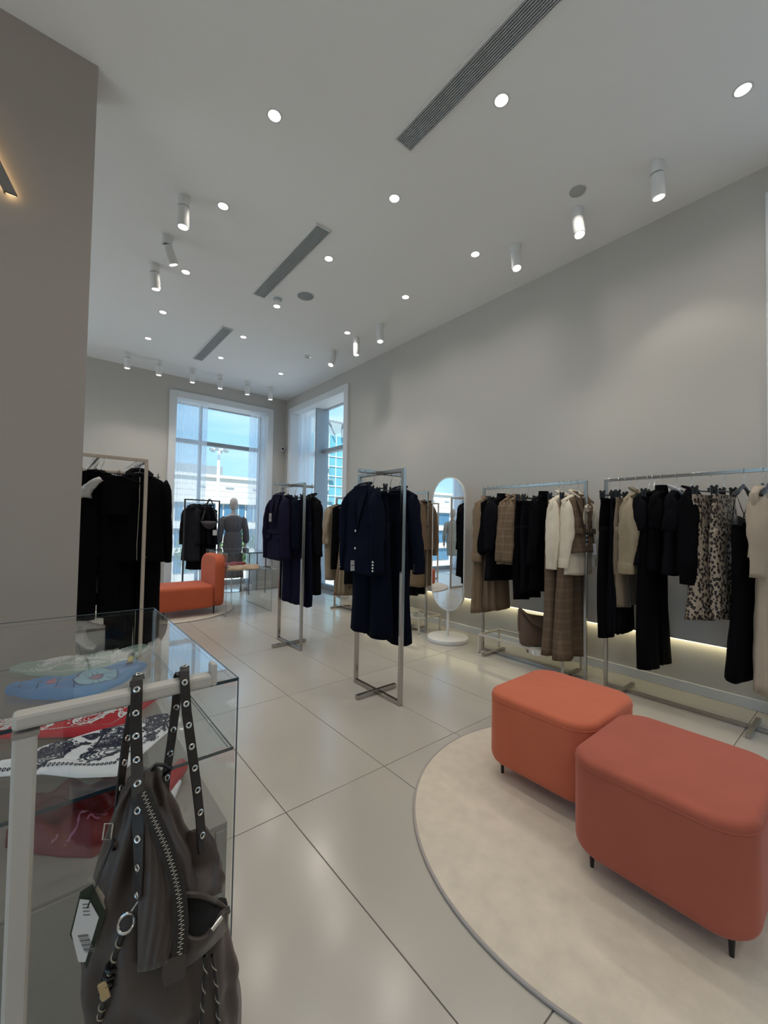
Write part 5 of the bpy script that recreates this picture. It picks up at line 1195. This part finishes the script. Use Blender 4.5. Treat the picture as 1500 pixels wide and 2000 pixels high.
# zipped front panel
zipc = [(-.024, .953), (-.013, .92), (0, .885), (.010, .858), (.020, .822), (.027, .79), (.031, .76), (.0335, .732), (.0325, .705), (.031, .690)]
def panel(u, v):
    z = .952-(.952-.692)*v; zx = None
    for p, q in zip(zipc, zipc[1:]):
        if q[1] <= z <= p[1]: zx = p[0]+(q[0]-p[0])*(p[1]-z)/(p[1]-q[1])
    if zx is None: zx = zipc[-1][0] if z < .70 else zipc[0][0]
    x0_ = -.030+.006*v; x = x0_+(zx-x0_)*u
    bul = .010+.020*v
    y = fyb(x, z)-bul*(math.sin(PI*(.12+.8*u))**.6)*min(1, (v+.02)*9)-.0015*math.sin(30*u+20*v)*v
    return tuple(bp(x, z, y)-Vector((0, 0, .006*math.sin(PI*u))) if v > .98 else bp(x, z, y))
mb = MB(); NU, NV = 22, 40
g_ = [[Vector(panel(i/NU, j/NV)) for i in range(NU+1)] for j in range(NV+1)]
rings = [[tuple(p) for p in row]+[tuple(Vector((p.x, p.y+.010+.016*(jj/NV), p.z))) for p in reversed(row)] for jj, row in enumerate(g_)]
obj('front_flap', mb.loft(rings), BG, bp_root, smooth='all')
# zipper tape + teeth
tape = []; 
for p in zipc:
    y = fyb(p[0], p[1])-.020-.012*(.953-p[1])/.26; tape.append(bp(p[0], p[1], y))
for i in range(len(tape)): pass
mb = MB(); rg = []
for i, p in enumerate(tape):
    q = tape[min(i+1, len(tape)-1)]-tape[max(0, i-1)]; s_ = Vector((-q.z, 0, q.x)).normalized(); s_ = -s_ if s_.x < 0 else s_
    rg.append([tuple(p-s_*.009), tuple(p+s_*.009), tuple(p+s_*.009+Vector((0, .004, 0))), tuple(p-s_*.009+Vector((0, .004, 0)))])
zp = obj('zipper_tape', mb.loft(rg), BGD, bp_root, smooth=True)
mb = MB(); tot = []
for p, q in zip(tape, tape[1:]): 
    n = max(1, int((q-p).length/.0024)); tot += [(p.lerp(q, i/n), (q-p).normalized()) for i in range(n)]
for i, (p, d) in enumerate(tot):
    s_ = Vector((-d.z, 0, d.x)); s_ = -s_ if s_.x < 0 else s_
    o_ = (-1 if i % 2 else 1)*.0012; a = p+s_*o_+Vector((0, -.0012, 0)); mb.bar(tuple(a-s_*.0022), tuple(a+s_*.0022), .0013, .0016, (0, 1, 0))
obj('zipper_teeth', mb, SILVER, zp)['kind'] = 'stuff'
# second seam piping on the left of the zip, and the flap end tab
obj('flap_tab', MB().loft([[tuple(bp(x, z, y_)) for x in (a, b) for y_ in (-.093, -.089)][:1]+[tuple(bp(b, z, -.093)), tuple(bp(b, z, -.089)), tuple(bp(a, z, -.089))] for a, b, z in ((.010, .040, .692), (.008, .041, .672), (.012, .040, .652))]), BG, bp_root, smooth=True)
# side pocket: pouch with an open mouth
def pouch(u, v):
    # u across 0..1 from the zip to the right silhouette, v 0 lip .. 1 bottom
    x = .036+(.102-.036)*u; zl = .716-.024*math.sin(PI*min(1, u*1.15))+.012*u; zb = .668+.030*u**2
    z = zl+(zb-zl)*v
    y = fyb(x, max(z, .6))-.026*math.sin(PI*(.15+.72*u))**.8*math.cos((v-.25)*1.5)
    return bp(x, z, y)
rg = []
for i in range(25):
    u = i/24; col_ = [pouch(u, j/12) for j in range(13)]
    rg.append([tuple(p) for p in col_]+[tuple(p+Vector((0, .007, .0))) for p in reversed(col_)])
pk = obj('side_pocket', MB().loft(rg), BG, bp_root, smooth='all')
lip = [pouch(i/20, 0)+Vector((0, .001, .002)) for i in range(21)]
obj('pocket_lip', MB().tube(lip, .0032, 8), BG, pk, smooth=True)
up_ = [bp(.036+(.102-.036)*i/20, .779-.020*(i/20)-.034*(i/20)**2.2, fyb(.036+.066*i/20, .76)-.020*math.sin(PI*(.1+.8*i/20))) for i in range(21)]
obj('pocket_lip', MB().tube(up_, .0038, 8), BG, pk, smooth=True)
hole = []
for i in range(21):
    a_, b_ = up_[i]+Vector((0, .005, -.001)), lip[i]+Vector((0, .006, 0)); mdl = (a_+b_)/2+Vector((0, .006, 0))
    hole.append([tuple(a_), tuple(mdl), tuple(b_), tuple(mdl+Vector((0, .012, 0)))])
obj('pocket_mouth_shade', MB().loft(hole), mat('pocket_shade', (.004, .004, .004), .9), pk)  # dark mesh in the mouth, paints the shade inside the pocket
mb = MB().tube([tuple(bp(.077, .708, -.078)), tuple(bp(.092, .722, -.072))], [.0035, .0035], 10)
obj('snap', mb, SILVER, pk, smooth=True)
# gathered upper right volume
mb = MB(); rg = []
for i in range(17):
    q = i/16; z = .875-.115*q; ring = []
    for j in range(24):
        a = 2*PI*j/24; r_ = (.024+.012*q)*(.25+.75*math.sin(PI*min(.97, q*.8+.06))**.6)*(1+.10*math.sin(5*a+q*9)+.05*math.sin(9*a-q*14)); ring.append(tuple(bp(.050+.014*q+r_*math.cos(a), z, fyb(.055+.014*q, z)+.008+.020*math.sin(a)*(.5+.5*q))))
    rg.append(ring)
obj('gathered_panel', MB().loft(rg), BG, bp_root, smooth='all')
# straps
def strap(name, P_, W_, th=.0024, tw=None):
    rg = []; P_ = [Vector(p) for p in P_]
    # resample
    Q = []
    for p, q in zip(P_, P_[1:]): Q += [p.lerp(q, i/4) for i in range(4)]
    Q.append(P_[-1])
    for i, p in enumerate(Q):
        t_ = (Q[min(i+1, len(Q)-1)]-Q[max(0, i-1)]).normalized(); q = i/(len(Q)-1)
        ang = tw(q) if tw else 0; s_ = Vector((math.cos(ang), math.sin(ang), 0)); s_ = (s_-t_*s_.dot(t_)).normalized(); n_ = s_.cross(t_).normalized()
        rg.append([tuple(p-s_*W_/2-n_*th/2), tuple(p+s_*W_/2-n_*th/2), tuple(p+s_*W_/2+n_*th/2), tuple(p-s_*W_/2+n_*th/2)])
    o = obj(name, MB().loft(rg), BGD, bp_root, bevel=.0006)
    # eyelets
    mb = MB(); mh = MB(); d = 0; nxt = .018
    for i in range(1, len(Q)):
        seg = (Q[i]-Q[i-1]).length
        while d+seg > nxt:
            p = Q[i-1].lerp(Q[i], (nxt-d)/seg); q = i/(len(Q)-1); t_ = (Q[i]-Q[i-1]).normalized(); ang = tw(q) if tw else 0
            s_ = Vector((math.cos(ang), math.sin(ang), 0)); s_ = (s_-t_*s_.dot(t_)).normalized(); n_ = s_.cross(t_).normalized()
            if n_.y > 0: n_ = -n_
            mb.tube([tuple(p+n_*(th/2+.0007)+s_*.0036*math.cos(k*PI/6)+t_*.0036*math.sin(k*PI/6)) for k in range(12)], .0014, 6, closed=True)
            mh.loft([[tuple(p+n_*(th/2+hh_)+s_*.0028*math.cos(k*PI/6)+t_*.0028*math.sin(k*PI/6)) for k in range(12)] for hh_ in (0, .0004)])
            nxt += .033
        d += seg
    obj('eyelets', mb, SILVER, o, smooth=True, kind='stuff'); obj('eyelet_holes', mh, BLACKP, o, kind='stuff')
    return o
yr = .03
def L3(u, z, o): return bp(u, z, o)
strap('strap', [(-.036, yr+.022, 1.105), (-.037, yr+.008, 1.1155), (-.038, yr-.012, 1.1135), (-.0375, yr-.022, 1.100), L3(-.037, 1.06, .006), L3(-.034, 1.00, -.004), L3(-.031, .95, fyb(-.031, .95)-.006), L3(-.029, .90, fyb(-.029, .90)-.012), L3(-.027, .85, fyb(-.027, .85)-.014), L3(-.0262, .80, fyb(-.026, .80)-.014)], .0155, tw=lambda q: -.05-1.15*max(0, q-.62)/.38)
strap('strap', [(-.040, yr-.015, 1.108), (-.041, yr+.012, 1.1065), (-.042, yr+.021, 1.098), (-.044, yr+.016, 1.06), (-.050, .03, 1.02), (-.054, .012, .97), (-.056, -.012, .925), (-.057, -.030, .90)], .0145, tw=lambda q: .2+1.05*q)
strap('strap', [(.030, yr+.030, 1.105), (.029, yr+.018, 1.1155), (.028, yr+.000, 1.1135), (.028, yr-.010, 1.100), L3(.031, 1.06, .012), L3(.040, 1.00, .004), L3(.048, .945, -.004), L3(.055, .89, -.012), L3(.0605, .835, -.022)], .0145, tw=lambda q: .1+1.0*max(0, q-.45))
strap('strap', [(.024, yr+.0, 1.108), (.022, yr+.022, 1.1065), (.020, yr+.031, 1.098), (.018, yr+.02, 1.055), (.012, .025, 1.01), (.006, .01, .965), (.003, -.008, .93)], .014, tw=lambda q: -.1+.9*q)
# top loop, buckle, ring, cords, clasp
obj('top_loop', MB().tube([tuple(bp(u, z, o)) for u, z, o in ((-.018, .975, 0), (-.008, .990, -.01), (.004, .985, -.012), (.012, .978, -.008), (.002, .972, 0))], .003, 8), BLACKP, bp_root, smooth=True)
mb = MB().tube([tuple(bp(-.067+u, .912+z, fyb(-.060, .91)-.004)) for u, z in ((-.004, .010), (.006, .008), (.004, -.014), (-.006, -.011))], .0014, 6, closed=True)
obj('strap_buckle', mb, SILVER, bp_root, smooth=True)
yr_ = fyb(-.04, .77)-.010
rgp = [tuple(bp(-.040+.010*math.cos(k*PI/10), .770+.014*math.sin(k*PI/10), yr_+.003*math.cos(k*PI/5))) for k in range(20)]
ro = obj('metal_ring', MB().tube(rgp, .0022, 8, closed=True).tube([tuple(bp(-.036, .782, yr_)), tuple(bp(-.026, .795, yr_+.004))], .0016, 6), SILVER, bp_root, smooth=True)
cpath = [(-.045, .757), (-.050, .740), (-.055, .722), (-.060, .703), (-.064, .685), (-.066, .665), (-.069, .645), (-.072, .62), (-.074, .59)]
cp_ = [bp(u, z, fyb(max(u, -.070), z)-.006) for u, z in cpath]
co = obj('cord', MB().tube(cp_, .0032, 8), BLACKP, bp_root, smooth=True)
def helix(path, r, turns_per_m, m, parent, w_=.0008, name='cord_flecks'):
    Q = []; 
    for p, q in zip(path, path[1:]): Q += [p.lerp(q, i/10) for i in range(10)]
    pts = []; d = 0
    for i, p in enumerate(Q):
        if i: d += (p-Q[i-1]).length
        a = d*turns_per_m*2*PI; pts.append(tuple(p+Vector((math.cos(a)*r, math.sin(a)*r, 0))))
    return obj(name, MB().tube(pts, w_, 5), m, parent, smooth=True)
FLECK = mat('cord_beige', (.38, .33, .26), .7)
helix(cp_, .0042, 55, FLECK, co, .0009)
obj('cord_knot', MB().tube([tuple(Vector(cp_[2].lerp(cp_[4], k_/30))+Vector((math.cos(k_*.9)*.0065, math.sin(k_*.9)*.0065, 0))) for k_ in range(31)], .0026, 6), BLACKP, co, smooth=True)
k0 = bp(-.0645, .688, fyb(-.06, .688)-.012)
obj('gold_clasp', MB().bar(tuple(k0+Vector((-.003, 0, .011))), tuple(k0+Vector((.003, 0, -.012))), .010, .004, (0, 1, 0)), mat('gold_clasp', (.52, .40, .22), .3, metal=.7), co, bevel=.001)
for pts in ([(.068, .672), (.070, .65), (.068, .62), (.067, .59), (.066, .56), (.065, .50)], [(.079, .668), (.083, .645), (.087, .615), (.090, .58), (.092, .55), (.094, .50)]):
    q_ = [bp(u, z, fyb(u, z)-.005) for u, z in pts]
    d_ = obj('drawstring', MB().tube(q_, .0024, 8), BLACKP, bp_root, smooth=True); helix(q_, .0024, 42, FLECK, d_, .0008)
# hang tags
GT = mat('tag_dark_green', (.012, .022, .012), .5)
n0 = -.052
def quad(pts, o, th): 
    return MB().loft([[tuple(bp(u, z, o+d_)) for u, z in pts] for d_ in (0, th)])
hg = obj('hang_tag', quad([(-.097, .838), (-.083, .843), (-.066, .795), (-.086, .728), (-.107, .784)], n0, .0015), GT, bp_root)
obj('price_label', quad([(-.097, .828), (-.086, .822), (-.074, .793), (-.088, .738), (-.096, .742), (-.105, .784)], n0-.0012, .0008), TAGW, hg)
mb = MB()
for i in range(12): z = .779-.0024*i; x0_ = -.099+.0008*i; mb.loft([[tuple(bp(x0_+.001, z, n0-.0016+d_)), tuple(bp(x0_+.013, z-.004, n0-.0016+d_)), tuple(bp(x0_+.013, z-.004-(.0009 if i % 3 else .0018), n0-.0016+d_)), tuple(bp(x0_+.001, z-(.0009 if i % 3 else .0018), n0-.0016+d_))] for d_ in (0, .0003)])
for i in range(4): z = .820-.005*i; mb.loft([[tuple(bp(-.094+.0005*i, z, n0-.0016+d_)), tuple(bp(-.086+.0005*i, z-.003, n0-.0016+d_)), tuple(bp(-.086+.0005*i, z-.0045, n0-.0016+d_)), tuple(bp(-.094+.0005*i, z-.0015, n0-.0016+d_))] for d_ in (0, .0003)])
obj('label_print', mb, mat('label_ink', (.16, .16, .16), .8), hg)
obj('tag_cord', MB().tube([tuple(bp(u, z, o)) for u, z, o in ((-.088, .812, n0-.001), (-.080, .835, n0-.004), (-.070, .865, -.04), (-.060, .895, -.04))], .0009, 6), BLACKP, hg, smooth=True)
hg2 = obj('paper_tag', quad([(-.089, .853), (-.084, .853), (-.064, .812), (-.067, .800)], n0+.004, .001), mat('tag_cream', (.36, .33, .27), .6), bp_root)

# ------------------------------------------------------------ outside
GZ = -5.0
ST = thing('street', 'pale paved street and forecourt outside', None, kind='structure')
obj('ground', MB().box(-60, 80, -40, 120, GZ-.3, GZ), mat('street_paving', (.52, .51, .48), .9, nscale=.3, var=.15), ST)
FW = mat('facade_white', (.62, .60, .55), .8, var=.03, nscale=.5); FG = mat('facade_grey', (.25, .28, .30), .7); WBL = mat('facade_glass', (.06, .16, .26), .08, spec=.9, var=.5, nscale=.25); TWG = mat('tower_glass', (.12, .34, .40), .08, spec=.9, var=.4, nscale=.4)
b = thing('office_building', 'long white office building across the street with rows of blue windows', 'building', (0, 45, GZ))
obj('wall', MB().box(-40, 20, .4, 14, 0, 11.0), FW, b)
obj('roof_edge', MB().box(-40, 20.2, .1, 14, 11.0, 11.3), FW, b)
obj('penthouse', MB().box(8, 15, 1.5, 10, 11.3, 12.4), FG, b)
pm = None
def inst(name, mb, m, parent, loc, cache={}):
    key = (name, parent.name)
    if key in cache:
        o = bpy.data.objects.new(name, cache[key]); col.objects.link(o); o.parent = parent; o.location = loc; return o
    o = obj(name, mb, m, parent); o.location = loc; cache[key] = o.data; return o
for fl in range(3):
    zc = 1.0+fl*2.7
    for i in range(24):
        xx = -39+i*2.45
        wn = inst('window', MB().box(0, 2.25, .30, .41, 0, 1.75), WBL, b, (xx, 0, zc))
        if -8 < xx < 18:
            for mxx in (.75, 1.5): 
                o = inst('window_bar', MB().box(0, .06, .24, .30, 0, 1.75), FW, b, (xx+mxx, 0, zc))
    obj('floor_band', MB().box(-40, 20.1, -.1, .4, zc+1.85, zc+2.15), FW, b)
for i in range(20): inst('vent_slot', MB().box(0, .9, .34, .41, 0, .18), FG, b, (-39+i*3, 0, 9.9))
for k_ in range(3): obj('panel_joint', MB().box(-40, 20, .385, .41, 9.0+.6*k_, 9.02+.6*k_), FG, b)
b = thing('glass_tower', 'turquoise glass tower with open roof canopy seen through the side window', 'building', (24, 42, GZ))
obj('wall', MB().box(0, 18, .2, 14, 0, 17), TWG, b)
for fl in range(12): obj('floor_line', MB().box(-.05, 18, .1, .22, 1.2*fl+1.2, 1.2*fl+1.3), FW, b)
for i in range(18): inst('window_bar', MB().box(0, .06, .08, .22, 0, 17), FW, b, (i, 0, 0))
for i in range(7): inst('balcony', MB().box(0, 1.0, -.2, .1, 0, .12), FG, b, (1.0+(i % 2)*.6, 0, 5+i*1.3))
for i in range(16): inst('canopy_slat', MB().box(0, .12, -.8, 6, 0, .1), FW, b, (i*.45-.6, 0, 18.6))
obj('canopy_beam', MB().bar((-.6, -.7, 18.5), (7, -.7, 18.5), .2).bar((.5, -.3, 17), (1.6, -.3, 18.5), .16).bar((2.6, -.3, 17), (1.6, -.3, 18.5), .16), FG, b)
for i, xx in enumerate((.3, 3.6)): obj('canopy_post', MB().bar((xx, -.3, 17), (xx, -.3, 18.5), .2, .2, (0, 1, 0)), FG, b)
t = thing('street_light', 'tall white street light mast with ring of floodlights', 'street light', (8.75, 28, GZ))
obj('mast', MB().cyl((0, 0), .16, 0, 11.2, 12, .09), WHITE, t, smooth=True)
for k_ in range(6):
    a = k_*PI/3; ar = obj('arm', MB().bar((0, 0, 11.1), (.5*math.cos(a), .5*math.sin(a), 11.2), .05), WHITE, t)
    obj('floodlight', MB().box(.5*math.cos(a)-.1, .5*math.cos(a)+.1, .5*math.sin(a)-.1, .5*math.sin(a)+.1, 11.0, 11.18), FG, ar)
LEAF = mat('tree_leaves', (.12, .22, .06), .8, var=.4, nscale=3); BARK = mat('tree_bark', (.09, .06, .04), .9)
def tree(x, y, h, r, label, seed):
    rnd = random.Random(seed); t = thing('tree', label, 'tree', (x, y, GZ))
    obj('trunk', MB().tube([(0, 0, 0), (.05, 0, h*.3), (0, .05, h*.6)], [.14, .1, .06], 8), BARK, t, smooth=True)
    mb = MB()
    for _ in range(900):
        a, b_, c_ = rnd.gauss(0, 1), rnd.gauss(0, 1), rnd.gauss(0, 1); n = (a*a+b_*b_+c_*c_)**.5; q = r*rnd.uniform(.5, 1)
        p = Vector((a/n*q, b_/n*q, h*.68+c_/n*q*.9)); u = Vector((rnd.uniform(-1, 1), rnd.uniform(-1, 1), rnd.uniform(-1, 1))).normalized()*.16; v = u.cross(Vector((rnd.uniform(-1, 1), .3, 1))).normalized()*.12
        mb.add([tuple(p-u), tuple(p+v), tuple(p+u), tuple(p-v)], [(0, 1, 2, 3)])
    obj('foliage', mb, LEAF, t)
for i, (x, y, h) in enumerate(((8.6, 31, 6.0), (12.2, 32.5, 6.2), (15.9, 35, 5.8), (-10.5, 31, 6.0), (-15.0, 32, 6.0))):
    tree(x, y, h, 1.7, ['green street tree outside, left of the window mannequin', 'green street tree outside, directly behind the window mannequin', 'green street tree outside, right of the window mannequin', 'green street tree outside the mirrored window, nearer one', 'green street tree outside the mirrored window, farther one'][i], i+40)
def car(x, y, rz, m, label):
    t = thing('car', label, 'car', (x, y, GZ), rz)
    prof = [(-2.1, .35), (-2.1, .8), (-1.9, .95), (-1.2, 1.0), (-.7, 1.42), (.8, 1.45), (1.4, 1.0), (2.0, .85), (2.12, .6), (2.1, .35)]
    obj('body', MB().loft([[(px_, yy, pz) for px_, pz in prof] for yy in (-.85, .85)]), m, t, bevel=.06)
    obj('windows', MB().box(-.9, 1.0, -.87, .87, 1.02, 1.32), BLACKP, t)
    for sx_ in (-1.3, 1.3):
        for sy_ in (-.82, .82): obj('wheel', MB().tube([(sx_, sy_-.08, .32), (sx_, sy_+.08, .32)], .32, 18), BLACKP, t, smooth=True)
for i, (x, y, lb) in enumerate(((6.0, 21, 'white parked car outside, left of the window mannequin'), (10.6, 24.5, 'white parked car outside, farther left row'), (7.6, 26.5, 'silver parked car outside behind the window mannequin'))):
    car(x, y, .4, WHITE if i < 2 else STEEL, lb)
